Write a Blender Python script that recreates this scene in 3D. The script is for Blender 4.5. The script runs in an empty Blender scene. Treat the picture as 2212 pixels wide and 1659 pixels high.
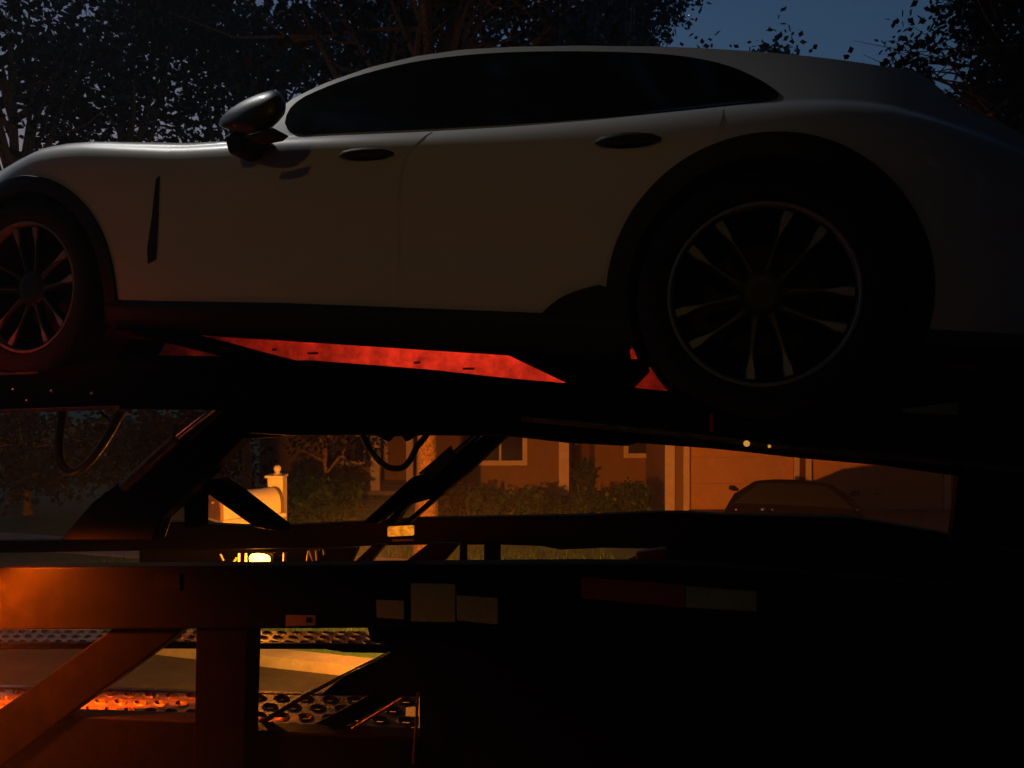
import bpy, bmesh, math, random
import numpy as np
from mathutils import Vector, Matrix
from mathutils.geometry import delaunay_2d_cdt

SC = bpy.context.scene
COL = SC.collection
R = math.radians
# ------------------------------------------------------------------ camera
EYE = 2.55
FPX, CX, CY = 1609.0, 1106.0, 829.5
cam = bpy.data.cameras.new('camera')
cam.sensor_width = 36.0
cam.lens = 36.0 * FPX / 2212.0
cam.clip_start = 0.05
cam.clip_end = 3000
camo = bpy.data.objects.new('camera', cam)
camo.location = (0, 0, EYE)
camo.rotation_euler = (R(90), 0, 0)
COL.objects.link(camo)
SC.camera = camo
# ------------------------------------------------------------------ dusk sky, weak sun, exposure
SUN_EL, SUN_AZ = 1.5, -28.0           # low behind the trees, ahead and to the left
world = bpy.data.worlds.new('World')
SC.world = world
world.use_nodes = True
nt = world.node_tree
sky = nt.nodes.new('ShaderNodeTexSky')
sky.sky_type = 'NISHITA'
sky.sun_disc = False
sky.sun_elevation = R(1.2)
sky.sun_rotation = R(SUN_AZ)
sky.ozone_density = 3.0
bg = nt.nodes['Background']
nt.links.new(sky.outputs[0], bg.inputs[0])
bg.inputs[1].default_value = 0.15
sun = bpy.data.lights.new('sun', 'SUN')
sun.energy = 0.004
sun.angle = R(0.5)
sun.color = (1.0, 0.86, 0.72)
suno = bpy.data.objects.new('sun', sun)
sd = Vector((math.sin(R(SUN_AZ)) * math.cos(R(SUN_EL)), math.cos(R(SUN_AZ)) * math.cos(R(SUN_EL)), math.sin(R(SUN_EL))))
suno.rotation_euler = sd.to_track_quat('Z', 'Y').to_euler()
suno.location = sd * 60
COL.objects.link(suno)
vs = SC.view_settings
vs.view_transform = 'Standard'
vs.look = 'None'
vs.exposure = 0.0
vs.gamma = 1.0
SC.cycles.max_bounces = 6
SC.cycles.volume_bounces = 0
SC.cycles.sample_clamp_indirect = 4.0

# ------------------------------------------------------------------ geometry of the place
TH = R(18.0)                                     # the trailer's turn against the picture plane
AX = Vector((math.cos(TH), -math.sin(TH), 0))    # along the trailer, towards its rear
NX = Vector((math.sin(TH), math.cos(TH), 0))     # across it, away from the viewer
OR = Vector((0.73, 2.17, 0))
EYEV = Vector((0, 0, EYE))
def at(px, py, y):
    return Vector(((px - CX) / FPX * y, y, EYE - (py - CY) / FPX * y))
def gr(px, y, z=0.0):
    return Vector(((px - CX) / FPX * y, y, z))
def tp(px, py, v):
    d = Vector(((px - CX) / FPX, 1, -(py - CY) / FPX))
    t = (v + (OR - EYEV).dot(NX)) / d.dot(NX)
    return EYEV + d * t
def uw(px, py, v):
    p = tp(px, py, v)
    return ((p - OR).dot(AX), p.z)
def T(u, v, w):
    return OR + AX * u + NX * v + Vector((0, 0, w))

# ------------------------------------------------------------------ materials
MATS = {}
def mat(name, col, rough=0.5, metal=0.0, noise=0.0, scale=8.0, bump=0.0, bscale=40.0, coat=0.0, spec=0.5, col2=None, rvar=0.0):
    if name in MATS:
        return MATS[name]
    m = bpy.data.materials.new(name)
    m.use_nodes = True
    n = m.node_tree
    b = n.nodes['Principled BSDF']
    b.inputs['Base Color'].default_value = (*col, 1)
    b.inputs['Roughness'].default_value = rough
    b.inputs['Metallic'].default_value = metal
    b.inputs['Specular IOR Level'].default_value = spec
    b.inputs['Coat Weight'].default_value = coat
    b.inputs['Coat Roughness'].default_value = 0.06
    tc = n.nodes.new('ShaderNodeTexCoord')
    if noise or col2:
        tx = n.nodes.new('ShaderNodeTexNoise')
        tx.inputs['Scale'].default_value = scale
        tx.inputs['Detail'].default_value = 6
        tx.inputs['Roughness'].default_value = 0.65
        n.links.new(tc.outputs['Object'], tx.inputs['Vector'])
        rp = n.nodes.new('ShaderNodeValToRGB')
        c2 = col2 or tuple(max(0, c * (1 - noise)) for c in col)
        c1 = tuple(min(1, c * (1 + noise)) for c in col) if not col2 else col
        rp.color_ramp.elements[0].position = 0.35
        rp.color_ramp.elements[0].color = (*c2, 1)
        rp.color_ramp.elements[1].position = 0.65
        rp.color_ramp.elements[1].color = (*c1, 1)
        n.links.new(tx.outputs['Fac'], rp.inputs['Fac'])
        n.links.new(rp.outputs['Color'], b.inputs['Base Color'])
        if rvar:
            mr = n.nodes.new('ShaderNodeMapRange')
            mr.inputs['To Min'].default_value = max(0.03, rough - rvar)
            mr.inputs['To Max'].default_value = min(1, rough + rvar)
            n.links.new(tx.outputs['Fac'], mr.inputs['Value'])
            n.links.new(mr.outputs['Result'], b.inputs['Roughness'])
    if bump:
        t2 = n.nodes.new('ShaderNodeTexNoise')
        t2.inputs['Scale'].default_value = bscale
        t2.inputs['Detail'].default_value = 5
        n.links.new(tc.outputs['Object'], t2.inputs['Vector'])
        bp = n.nodes.new('ShaderNodeBump')
        bp.inputs['Strength'].default_value = bump
        bp.inputs['Distance'].default_value = 0.02
        n.links.new(t2.outputs['Fac'], bp.inputs['Height'])
        n.links.new(bp.outputs['Normal'], b.inputs['Normal'])
    MATS[name] = m
    return m
def emit(name, col, s):
    if name in MATS:
        return MATS[name]
    m = bpy.data.materials.new(name)
    m.use_nodes = True
    b = m.node_tree.nodes['Principled BSDF']
    b.inputs['Base Color'].default_value = (*[c * 0.3 for c in col], 1)
    b.inputs['Emission Color'].default_value = (*col, 1)
    b.inputs['Emission Strength'].default_value = s
    MATS[name] = m
    return m
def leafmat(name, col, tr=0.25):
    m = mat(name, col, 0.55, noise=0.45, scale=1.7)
    b = m.node_tree.nodes['Principled BSDF']
    b.inputs['Subsurface Weight'].default_value = 0.0
    return m

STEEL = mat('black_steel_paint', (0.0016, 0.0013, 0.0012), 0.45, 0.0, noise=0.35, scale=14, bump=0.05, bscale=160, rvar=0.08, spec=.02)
STEELR = mat('worn_steel', (0.10, 0.085, 0.08), 0.38, 0.6, noise=0.5, scale=25, bump=0.25, bscale=90, rvar=0.15)
GALV = mat('perforated_steel', (0.12, 0.085, 0.075), 0.5, 0.5, noise=0.45, scale=18, bump=0.3, bscale=80, rvar=0.12)
RODM = mat('chromed_rod', (0.55, 0.53, 0.52), 0.18, 1.0, noise=0.2, scale=20)
RUBBER = mat('hose_rubber', (0.03, 0.026, 0.026), 0.38, noise=0.3, scale=30)
TYRE = mat('tyre_rubber', (0.012, 0.012, 0.012), 0.85, noise=0.3, scale=40, bump=0.2, bscale=90)
PAINT = mat('white_car_paint', (0.72, 0.72, 0.72), 0.42, 0.0, coat=0.35, noise=0.015, scale=3)
CLAD = mat('black_plastic_cladding', (0.012, 0.012, 0.012), 0.6, noise=0.3, scale=60)
TINT = mat('dark_tinted_glass', (0.006, 0.007, 0.006), 0.08, spec=0.32)
ALLOYB = mat('gloss_black_alloy', (0.005, 0.005, 0.005), 0.45, 0.0)
ALLOYP = mat('polished_alloy', (0.30, 0.33, 0.36), 0.5, 0.3, noise=0.15, scale=40)
UNDER = mat('underbody_panel', (0.11, 0.10, 0.10), 0.65, noise=0.35, scale=9, bump=0.2, bscale=30)
BLACKP = mat('black_car_paint', (0.006, 0.006, 0.007), 0.22, coat=0.6)
REDL = mat('red_lens', (0.22, 0.012, 0.01), 0.12, coat=1.0)
TAPEW = mat('white_reflective_tape', (0.17, 0.24, 0.15), 0.5, spec=.1, noise=0.12, scale=60, bump=0.1, bscale=200)
TAPER = mat('red_reflective_tape', (0.16, 0.035, 0.025), 0.5, spec=.1, noise=0.12, scale=60, bump=0.1, bscale=200)

# ------------------------------------------------------------------ mesh helpers
class MB:
    def __init__(s):
        s.v, s.f = [], []
    def add(s, verts, faces):
        b = len(s.v)
        s.v += [Vector(p) for p in verts]
        s.f += [tuple(b + i for i in f) for f in faces]
        return s
    def prism(s, pts, ext):
        n = len(pts)
        ext = Vector(ext)
        s.add(list(pts) + [Vector(p) + ext for p in pts],
              [tuple(range(n))] + [tuple(range(2 * n - 1, n - 1, -1))] + [(i, i + n, (i + 1) % n + n, (i + 1) % n)[::-1] for i in range(n)])
        return s
    def box(s, c, x, y, z):
        """centre and three half-extent vectors"""
        c, x, y, z = Vector(c), Vector(x), Vector(y), Vector(z)
        p = [c + x * i + y * j + z * k for k in (-1, 1) for j in (-1, 1) for i in (-1, 1)]
        return s.add(p, [(0, 2, 3, 1), (4, 5, 7, 6), (0, 1, 5, 4), (2, 6, 7, 3), (0, 4, 6, 2), (1, 3, 7, 5)])
    def abox(s, x0, x1, y0, y1, z0, z1):
        return s.box(((x0 + x1) / 2, (y0 + y1) / 2, (z0 + z1) / 2), ((x1 - x0) / 2, 0, 0), (0, (y1 - y0) / 2, 0), (0, 0, (z1 - z0) / 2))
    def tube(s, pts, r, seg=10, cap=True):
        pts = [Vector(p) for p in pts]
        rs = r if isinstance(r, (list, tuple)) else [r] * len(pts)
        rings = []
        up = Vector((0.13, 0.21, 0.97))
        for i, p in enumerate(pts):
            d = (pts[min(i + 1, len(pts) - 1)] - pts[max(i - 1, 0)]).normalized()
            a = d.cross(up)
            if a.length < 0.15:
                a = d.cross(Vector((1, 0.1, 0)))
            a.normalize()
            b = d.cross(a)
            rings.append([p + (a * math.cos(2 * math.pi * k / seg) + b * math.sin(2 * math.pi * k / seg)) * rs[i] for k in range(seg)])
        vv = [q for ring in rings for q in ring]
        ff = []
        for i in range(len(pts) - 1):
            for k in range(seg):
                k2 = (k + 1) % seg
                ff.append((i * seg + k, i * seg + k2, (i + 1) * seg + k2, (i + 1) * seg + k))
        if cap:
            ff.append(tuple(range(seg))[::-1])
            ff.append(tuple((len(pts) - 1) * seg + k for k in range(seg)))
        return s.add(vv, ff)
    def lathe(s, c, axis, prof, seg=48, ref=None):
        """prof: (radius, along axis) pairs, open strip"""
        c, axis = Vector(c), Vector(axis).normalized()
        a = axis.cross(ref or Vector((0, 0, 1)))
        if a.length < 0.1:
            a = axis.cross(Vector((1, 0, 0)))
        a.normalize()
        b = axis.cross(a)
        vv = []
        for r, h in prof:
            for k in range(seg):
                t = 2 * math.pi * k / seg
                vv.append(c + axis * h + (a * math.cos(t) + b * math.sin(t)) * r)
        ff = []
        for i in range(len(prof) - 1):
            for k in range(seg):
                k2 = (k + 1) % seg
                ff.append((i * seg + k, i * seg + k2, (i + 1) * seg + k2, (i + 1) * seg + k))
        return s.add(vv, ff)
    def grid(s, rows):
        m, n = len(rows), len(rows[0])
        return s.add([p for r in rows for p in r], [(i * n + j, i * n + j + 1, (i + 1) * n + j + 1, (i + 1) * n + j) for i in range(m - 1) for j in range(n - 1)])
    def build(s, name, m, parent=None, smooth=False, recalc=True, bevel=0.0, loc=None, angle=40):
        root = parent
        while root is not None and root.parent is not None:
            root = root.parent
        off = root.location.copy() if root is not None else (Vector(loc) if loc is not None else Vector((0, 0, 0)))
        me = bpy.data.meshes.new(name)
        me.from_pydata([tuple(p - off) for p in s.v], [], s.f)
        if recalc:
            bm = bmesh.new()
            bm.from_mesh(me)
            bmesh.ops.recalc_face_normals(bm, faces=bm.faces)
            bm.to_mesh(me)
            bm.free()
        me.materials.append(m)
        o = bpy.data.objects.new(name, me)
        COL.objects.link(o)
        if parent is not None:
            o.parent = parent
        else:
            o.location = off
        if smooth:
            me.shade_smooth()
            if angle < 180:
                me.set_sharp_from_angle(angle=R(angle))
        if bevel:
            md = o.modifiers.new('bevel', 'BEVEL')
            md.width = bevel
            md.segments = 2
            md.limit_method = 'ANGLE'
            md.angle_limit = R(40)
        return o
def tag(o, label=None, cat=None, group=None, kind=None):
    if label: o['label'] = label
    if cat: o['category'] = cat
    if group: o['group'] = group
    if kind: o['kind'] = kind
    return o
def thing(name, label, cat, loc, group=None):
    o = bpy.data.objects.new(name, None)
    o.empty_display_size = 0.2
    o.location = loc
    COL.objects.link(o)
    return tag(o, label, cat, group)
def lamp(name, typ, loc, energy, col, rad, parent, aim=None, cone=None):
    l = bpy.data.lights.new(name, typ)
    l.energy = energy
    l.color = col
    l.shadow_soft_size = rad
    o = bpy.data.objects.new(name, l)
    root = parent
    while root.parent is not None:
        root = root.parent
    o.location = Vector(loc) - root.location
    if aim is not None:
        o.rotation_euler = (Vector(loc) - Vector(aim)).to_track_quat('Z', 'Y').to_euler()
        l.spot_size = R(cone)
        l.spot_blend = 1.0
    o.parent = parent
    COL.objects.link(o)
    return o

# ------------------------------------------------------------------ ground, road, path, driveway
asph = mat('road_surface', (0.032, 0.03, 0.027), 0.8, noise=0.35, scale=3.0, bump=0.5, bscale=35)
conc = mat('path_concrete', (0.34, 0.32, 0.29), 0.85, noise=0.25, scale=2.5, bump=0.3, bscale=30)
lawn = mat('lawn_soil_and_turf', (0.06, 0.19, 0.08), 0.9, noise=0.0, scale=2.2, col2=(0.035, 0.12, 0.05), bump=0.8, bscale=60)
def flat(name, pts, z, m):
    o = MB().add([(x, y, z) for x, y in pts], [tuple(range(len(pts)))]).build(name, m)
    return tag(o, kind='structure')
flat('ground', [(-600, -300), (600, -300), (600, 900), (-600, 900)], -0.12, lawn)
def roadY(x, off=0.0):
    return 6.35 - 0.27 * x + off
def band(name, x0, x1, o0, o1, z0, z1, m, n=40):
    """a strip along the road; the top at z1, with a face down to z0 on the near side"""
    rows = [[], [], []]
    for i in range(n + 1):
        x = x0 + (x1 - x0) * i / n
        rows[0].append((x, roadY(x, o0), z0))
        rows[1].append((x, roadY(x, o0 + 0.004), z1))
        rows[2].append((x, roadY(x, o1), z1))
    return tag(MB().grid(rows).build(name, m, recalc=False), kind='structure')
flat('road', [(-60, roadY(-60, 0.02)), (-60, -14), (60, -30), (60, roadY(60, 0.02))], -0.1, asph)
band('kerb', -45, 45, 0.0, 0.22, -0.1, 0.0, conc)
band('verge', -45, 45, 0.22, 3.05, -0.004, 0.004, lawn)
band('path', -45, 45, 3.05, 4.0, 0.004, 0.022, conc)
rows = []
for i in range(60):
    x = -45 + 90 * i / 59
    rows.append([Vector((x, roadY(x, 4.0) + (44 - roadY(x, 4.0)) * (j / 30) ** 1.4, 0.006)) for j in range(31)])
rng = random.Random(3)
tag(MB().grid(rows).build('lawn', lawn, recalc=False), kind='structure')
flat('driveway', [(1.7, roadY(1.7, 0.23)), (5.3, roadY(5.3, 0.23)), (9.4, 15.0), (3.55, 15.0)], 0.026, mat('darkened_driveway', (.07, .055, .045), .9, noise=.25, scale=3, bump=.3, bscale=30))  # driveway colour darkened to stand for the coupe's shadow
def grassblades(name, n, x0, x1, y0, y1, seed, h=0.07):
    rg = random.Random(seed)
    mb = MB()
    for _ in range(n):
        x, y = rg.uniform(x0, x1), rg.uniform(y0, y1)
        off = y - roadY(x)
        if off < 0.25 or 3.0 < off < 4.05 or (x > 1.5 and off > 0):
            continue
        hh = h * rg.uniform(0.5, 1.4)
        a = rg.uniform(0, 6.28)
        w = 0.006
        dx, dy = math.cos(a) * w, math.sin(a) * w
        lx, ly = rg.gauss(0, 0.03), rg.gauss(0, 0.03)
        b = len(mb.v)
        mb.v += [Vector((x - dx, y - dy, 0)), Vector((x + dx, y + dy, 0)), Vector((x + lx, y + ly, hh))]
        mb.f.append((b, b + 1, b + 2))
    return tag(mb.build(name, leafmat('grass_blades', (0.07, 0.22, 0.09)), recalc=False), kind='stuff')
grassblades('grass', 26000, -6, 1.7, 6.5, 17, 5)

# ------------------------------------------------------------------ house
wallm = mat('tan_house_siding', (0.32, 0.2, 0.12), 0.85, noise=0.06, scale=6, bump=0.15, bscale=25)  # siding darkened to stand for tree shade on the wall
trimm = mat('cream_house_trim', (0.88, 0.76, 0.6), 0.6, noise=0.08, scale=9)
doorm = mat('garage_door_paint', (0.74, 0.44, 0.24), 0.6, noise=0.06, scale=5)
roofm = mat('brown_shingles', (0.06, 0.05, 0.045), 0.9, noise=0.4, scale=14, bump=0.5, bscale=30)
brown = mat('dark_brown_trim', (0.17, 0.06, 0.04), 0.6, noise=0.15, scale=9)
pane = mat('night_window_glass', (0.02, 0.017, 0.015), 0.08)
brick = mat('porch_brick', (0.26, 0.13, 0.09), 0.85, noise=0.3, scale=18, bump=0.3, bscale=40)
GY, AYY, BY, LY = 15.0, 17.0, 17.8, 19.0
house = thing('house', 'single storey tan house with cream trim and two garage doors, lit orange behind the trailer', 'house', gr(1500, 17, 0))
def X(px, y): return (px - CX) / FPX * y
def Zp(py, y): return EYE - (py - CY) / FPX * y
HT = 2.75
w = MB()
# main wall with an opening left for the doorway recess
w.abox(X(560, LY), X(1010, LY), LY, LY + 0.2, 0, HT)
w.abox(X(1010, AYY), X(1222, AYY), AYY, AYY + 0.2, 0, HT)
w.abox(X(1010, AYY), X(1010, AYY) + 0.2, AYY + 0.2, LY + 0.2, 0, HT)
w.abox(X(1222, AYY) - 0.2, X(1222, AYY), AYY + 0.2, BY + 1.4, 0, HT)
w.abox(X(1222, AYY), X(1285, BY), BY + 1.2, BY + 1.4, 0, HT)
w.abox(X(1285, BY), X(1450, BY), BY, BY + 0.2, 0, HT)
w.abox(X(1285, BY), X(1285, BY) + 0.2, BY + 0.2, BY + 1.4, 0, HT)
w.abox(X(1449, GY), X(1449, GY) + 0.2, GY + 0.2, BY, 0, HT)
g0, g1 = X(1441, GY), X(2076, GY)
dz = 2.15
d1a, d1b = X(1490, GY), X(1716, GY)
d2a, d2b = X(1753, GY), X(2040, GY)
for a, b in ((g0, d1a), (d1b, d2a), (d2b, g1)):
    w.abox(a, b, GY, GY + 0.2, 0, HT)
for a, b in ((d1a, d1b), (d2a, d2b)):
    w.abox(a, b, GY, GY + 0.2, dz, HT)
w.abox(g1 - 0.2, g1, GY + 0.2, LY + 3, 0, HT)
w.build('wall', wallm, house)
tr = MB()
for a, b in ((X(1436, GY), X(1457, GY)), ):
    tr.abox(a, b, GY - 0.045, GY - 0.002, 0, HT)
tr.build('corner_board', trimm, house, bevel=0.006)
MB().abox(X(1207, AYY), X(1229, AYY), AYY - 0.05, AYY - 0.002, 0.0, HT).build('corner_board', trimm, house, bevel=0.006)
for a, b in ((1476, 1489), (1715, 1726), (1740, 1752), (2040, 2052)):
    MB().abox(X(a, GY), X(b, GY), GY - 0.035, GY - 0.002, 0, dz + 0.1).build('door_casing', trimm, house, bevel=0.005)
MB().abox(X(1727, GY), X(1739, GY), GY - 0.02, GY - 0.002, 0, dz + 0.1).build('pier_board', brown, house)
for (a, b) in ((d1a, d1b), (d2a, d2b)):
    m = MB()
    for k in range(4):
        z0, z1 = k * dz / 4, (k + 1) * dz / 4 - 0.004
        m.abox(a, b, GY + 0.06, GY + 0.10, z0, z1)
        for j in range(4):
            xa = a + (b - a) * (j + 0.14) / 4
            xb = a + (b - a) * (j + 0.86) / 4
            m.abox(xa, xb, GY + 0.055, GY + 0.0588, z0 + 0.11, z1 - 0.11)
    gd = m.build('garage_door', doorm, house, bevel=0.003)
    MB().abox((a + b) / 2 - 0.07, (a + b) / 2 + 0.07, GY + 0.02, GY + 0.043, 0.32, 0.345).build('handle', brown, gd)
def window(px0, px1, pyt, pyb, y, mull=True):
    x0, x1, zt, zb = X(px0, y), X(px1, y), Zp(pyt, y), Zp(pyb, y)
    fw = 0.11
    m = MB()
    m.abox(x0, x0 + fw, y - 0.05, y - 0.003, zb, zt)
    m.abox(x1 - fw, x1, y - 0.05, y - 0.003, zb, zt)
    m.abox(x0 + fw, x1 - fw, y - 0.05, y - 0.003, zt - fw, zt)
    m.abox(x0 + fw, x1 - fw, y - 0.055, y - 0.003, zb, zb + fw)
    if mull:
        xm = (x0 + x1) / 2
        m.abox(xm - 0.025, xm + 0.025, y - 0.04, y - 0.003, zb + fw, zt - fw)
        m.abox(x0 + fw, xm - 0.025, y - 0.036, y - 0.003, (zb + zt) / 2 - 0.02, (zb + zt) / 2 + 0.02)
        m.abox(xm + 0.025, x1 - fw, y - 0.036, y - 0.003, (zb + zt) / 2 - 0.02, (zb + zt) / 2 + 0.02)
    f = m.build('window', trimm, house, bevel=0.004)
    MB().abox(x0 + fw, x1 - fw, y - 0.028, y - 0.004, zb + fw, zt - fw).build('pane', pane, f)
window(1022, 1139, 860, 1005, AYY)
window(1347, 1408, 880, 989, BY, False)
window(738, 838, 880, 1003, LY)
en = MB()
en.abox(X(1236, BY + 1.1), X(1279, BY + 1.1), BY + 1.12, BY + 1.19, 0.1, 2.15)
ed = en.build('entry_door', brown, house)
MB().abox(X(1243, BY + 1.1), X(1249, BY + 1.1), BY + 1.06, BY + 1.118, 1.0, 1.05).build('handle', trimm, ed)
r = MB()
def gable(x0, x1, y0, y1, z, rise):
    e = 0.45
    ym = (y0 + y1) / 2
    A = [(x0 - e, y0 - e, z - 0.1), (x1 + e, y0 - e, z - 0.1), (x1 + e, ym, z + rise), (x0 - e, ym, z + rise), (x1 + e, y1 + e, z - 0.1), (x0 - e, y1 + e, z - 0.1)]
    B = [(p[0], p[1], p[2] + 0.14) for p in A]
    r.add(A + B, [(0, 1, 2, 3), (3, 2, 4, 5), (6, 9, 8, 7), (9, 11, 10, 8), (0, 6, 7, 1), (4, 10, 11, 5), (0, 3, 9, 6), (3, 5, 11, 9), (1, 7, 8, 2), (2, 8, 10, 4)])
gable(X(560, LY), X(1450, BY), AYY, AYY + 9, HT, 1.5)
gable(g0, g1, GY, GY + 9, HT + 0.02, 1.52)
r.build('roof', roofm, house)
# porch posts and brick steps at the far entrance
for (a, b, y) in ((800, 820, 17.1), (877, 892, 17.1)):
    MB().abox(X(a, y), X(b, y), y, y + 0.2, 0.1, HT - 0.05).build('porch_post', trimm, house, bevel=0.01)
s = MB()
s.abox(X(690, 17), X(905, 17), 17.0, 19.0, 0, 0.1)
s.build('porch_floor', conc, house, bevel=0.01)
s = MB()
s.abox(X(785, 16.4), X(905, 16.4), 16.2, 16.6, 0.0, 0.02)
s.abox(X(770, 15.6), X(905, 15.6), 15.0, 16.2, 0.0, 0.012)
s.build('front_walk', brick, house)

# ------------------------------------------------------------------ leaf and tree builders
def leafcloud(mb, rg, blobs, n, size, flat=0.35, tw=(4, 8)):
    tot = sum(b[1][0] * b[1][1] * b[1][2] for b in blobs)
    for c, rr in blobs:
        c = Vector(c)
        k = max(4, int(n * rr[0] * rr[1] * rr[2] / tot))
        done = 0
        while done < k:
            d = Vector((rg.gauss(0, 1), rg.gauss(0, 1), rg.gauss(0, 1))).normalized() * (rg.random() ** 0.42)
            # a twig of leaves
            base = c + Vector((d.x * rr[0], d.y * rr[1], d.z * rr[2]))
            tdir = (d + Vector((rg.gauss(0, .6), rg.gauss(0, .6), rg.gauss(0, .6) - 0.15))).normalized()
            m = rg.randint(*tw)
            for q in range(m):
                p = base + tdir * size * 0.75 * q + Vector((rg.gauss(0, .3), rg.gauss(0, .3), rg.gauss(0, .3))) * size
                ax = (tdir * 0.5 + Vector((rg.gauss(0, 1), rg.gauss(0, 1), rg.gauss(0, .7)))).normalized()
                sd_ = ax.cross(Vector((rg.gauss(0, 1), rg.gauss(0, 1), rg.gauss(0, 1)))).normalized()
                L = size * rg.uniform(0.7, 1.5)
                Wd = L * flat * rg.uniform(0.8, 1.3)
                b = len(mb.v)
                mb.v += [p, p + ax * L * .45 + sd_ * Wd, p + ax * L, p + ax * L * .45 - sd_ * Wd]
                mb.f.append((b, b + 1, b + 2, b + 3))
            done += m
def limbs(mb, rg, base, top, r0, targets, seg=9):
    base, top = Vector(base), Vector(top)
    pts, rs = [], []
    for i in range(9):
        t = i / 8
        p = base.lerp(top, t) + Vector((rg.gauss(0, .03), rg.gauss(0, .03), 0)) * (0 if i == 0 else 1) * r0 * 6 * t
        pts.append(p)
        rs.append(r0 * (1 - 0.72 * t) * (1.25 if i == 0 else 1))
    mb.tube(pts, rs, seg)
    for c in targets:
        c = Vector(c)
        t = rg.uniform(0.45, 0.95)
        p0 = base.lerp(top, t)
        mid = p0.lerp(c, 0.5) + Vector((rg.gauss(0, .25), rg.gauss(0, .25), rg.uniform(0, .5)))
        rr = r0 * (1 - 0.7 * t) * 0.6
        mb.tube([p0, p0.lerp(mid, .5), mid, mid.lerp(c, .5), c], [rr, rr * .85, rr * .65, rr * .45, rr * .2], 6)
        for _ in range(2):
            e = c + Vector((rg.gauss(0, 1), rg.gauss(0, 1), rg.gauss(0, .8))) * min(.7, (c - p0).length * 0.2)
            mb.tube([mid.lerp(c, .4), mid.lerp(e, .6), e], [rr * .4, rr * .25, rr * .08], 5)
BARK = mat('tree_bark', (0.62, 0.40, 0.22), 0.95, scale=26, bump=1.0, bscale=30, col2=(0.22, 0.12, 0.06))
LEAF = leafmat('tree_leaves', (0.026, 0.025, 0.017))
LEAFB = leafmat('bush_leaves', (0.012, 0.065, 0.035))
def tree(name, label, base, crowns, r0, n, size, seed, group='tall trees above the car', leaf=None):
    rg = random.Random(seed)
    base = Vector(base)
    t = thing(name, label, 'tree', base, group)
    tops = [Vector(c) for c, _ in crowns]
    top = sum(tops, Vector()) / len(tops)
    top = Vector((base.x * .6 + top.x * .4, base.y * .6 + top.y * .4, top.z))
    blobs = []
    for c, rr in crowns:
        for _ in range(11):
            d = Vector((rg.gauss(0, 1), rg.gauss(0, 1), rg.gauss(0, 1))).normalized() * rg.uniform(.35, .85)
            q = rg.uniform(.28, .5)
            blobs.append((Vector(c) + Vector((d.x * rr[0], d.y * rr[1], d.z * rr[2])), (rr[0] * q, rr[1] * q, rr[2] * q)))
    m = MB()
    limbs(m, rg, base, top, r0, [b[0] for b in blobs])
    m.build('trunk', BARK, t, smooth=True, recalc=False)
    m = MB()
    leafcloud(m, rg, blobs, n, size)
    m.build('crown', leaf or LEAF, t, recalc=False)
    return t
THIN = {0: .45, 1: .6, 2: .55, 3: .42, 4: .4, 5: .5, 6: .6}
def crown_at(px, py, y, rx, rz, ry=None):
    return (at(px, py, y), (rx, ry or rx, rz))

tree('oak_tree', 'thick trunk glowing orange between the hydraulic strut and the bushes', gr(922, 11.0), [crown_at(760, 10, 11, 2.4, 1.5), crown_at(1120, -20, 12, 2.2, 1.5), crown_at(930, -160, 11.5, 2.6, 1.6)], 0.17, 5500, 0.13, 11)
TR = [
    ('leafy tree at the far left above the bonnet', 40, 16.0, [(70, 150, 16, 1.9, 2.2), (-60, 20, 16, 2, 2)], 9000, .16),
    ('broad dark tree above the bonnet of the white car', 250, 20.0, [(230, 160, 20, 2.5, 2.4), (330, 40, 20, 2.6, 2.4)], 10000, .18),
    ('dark tree behind the wing mirror of the white car', 520, 23.0, [(450, 200, 23, 2.6, 2.6), (600, 60, 23, 2.7, 2.6), (430, 20, 23, 2.4, 2)], 12000, .2),
    ('tall tree with forked limbs above the windscreen', 700, 26.0, [(640, 180, 26, 2.2, 2.8), (790, 60, 26, 2.4, 2.4)], 9000, .2),
    ('dark tree above the front of the car roof', 900, 28.0, [(900, 60, 28, 2.6, 2.6), (1030, 10, 28, 2.2, 2.6)], 9000, .2),
    ('dark tree above the middle of the car roof', 1130, 29.0, [(1150, 90, 29, 2.8, 2.2), (1240, 0, 29, 2.6, 2.4)], 9000, .22),
    ('dark tree beside the patch of open sky', 1350, 27.0, [(1350, 100, 27, 1.9, 2.0), (1370, -20, 27, 1.9, 2.2)], 9000, .2),
    ('low treetop just showing over the roof line beside open sky', 1510, 34.0, [(1515, 165, 34, 1.7, 1.6)], 2500, .26),
    ('small tuft of treetop standing up against the blue sky', 1690, 30.0, [(1695, 165, 30, .9, 1.75), (1640, 185, 30, 1.2, 1.2)], 1300, .26),
    ('black leafy tree at the right edge of the sky', 2400, 13.0, [(2140, 60, 13, .95, 1.5), (2260, 160, 13, 1.3, 1.6), (1985, 130, 13, .75, .4), (2230, -60, 13, 1.5, 1.0)], 13000, .115),
    ('dark tree low behind the tail of the white car', 2120, 22.0, [(2130, 310, 22, 1.9, 1.8), (2260, 330, 22, 2.0, 2.2)], 5000, .2),
]
for i, (lab, px, y, cr, n, sz) in enumerate(TR):
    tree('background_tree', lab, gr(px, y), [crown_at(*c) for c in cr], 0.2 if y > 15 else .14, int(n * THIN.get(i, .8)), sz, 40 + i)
tree('young_tree', 'thin pale trunk standing in the shrubs behind the mailbox', gr(703, 14.0), [crown_at(705, 930, 14, .9, .7)], 0.06, 1500, 0.1, 71, 'garden trees')
tree('young_tree', 'dim grey trunk standing in the dark left of the mailbox post', gr(533, 15.0), [crown_at(530, 760, 15, 1.6, 1.2)], 0.11, 2500, 0.12, 72, 'garden trees')
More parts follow.
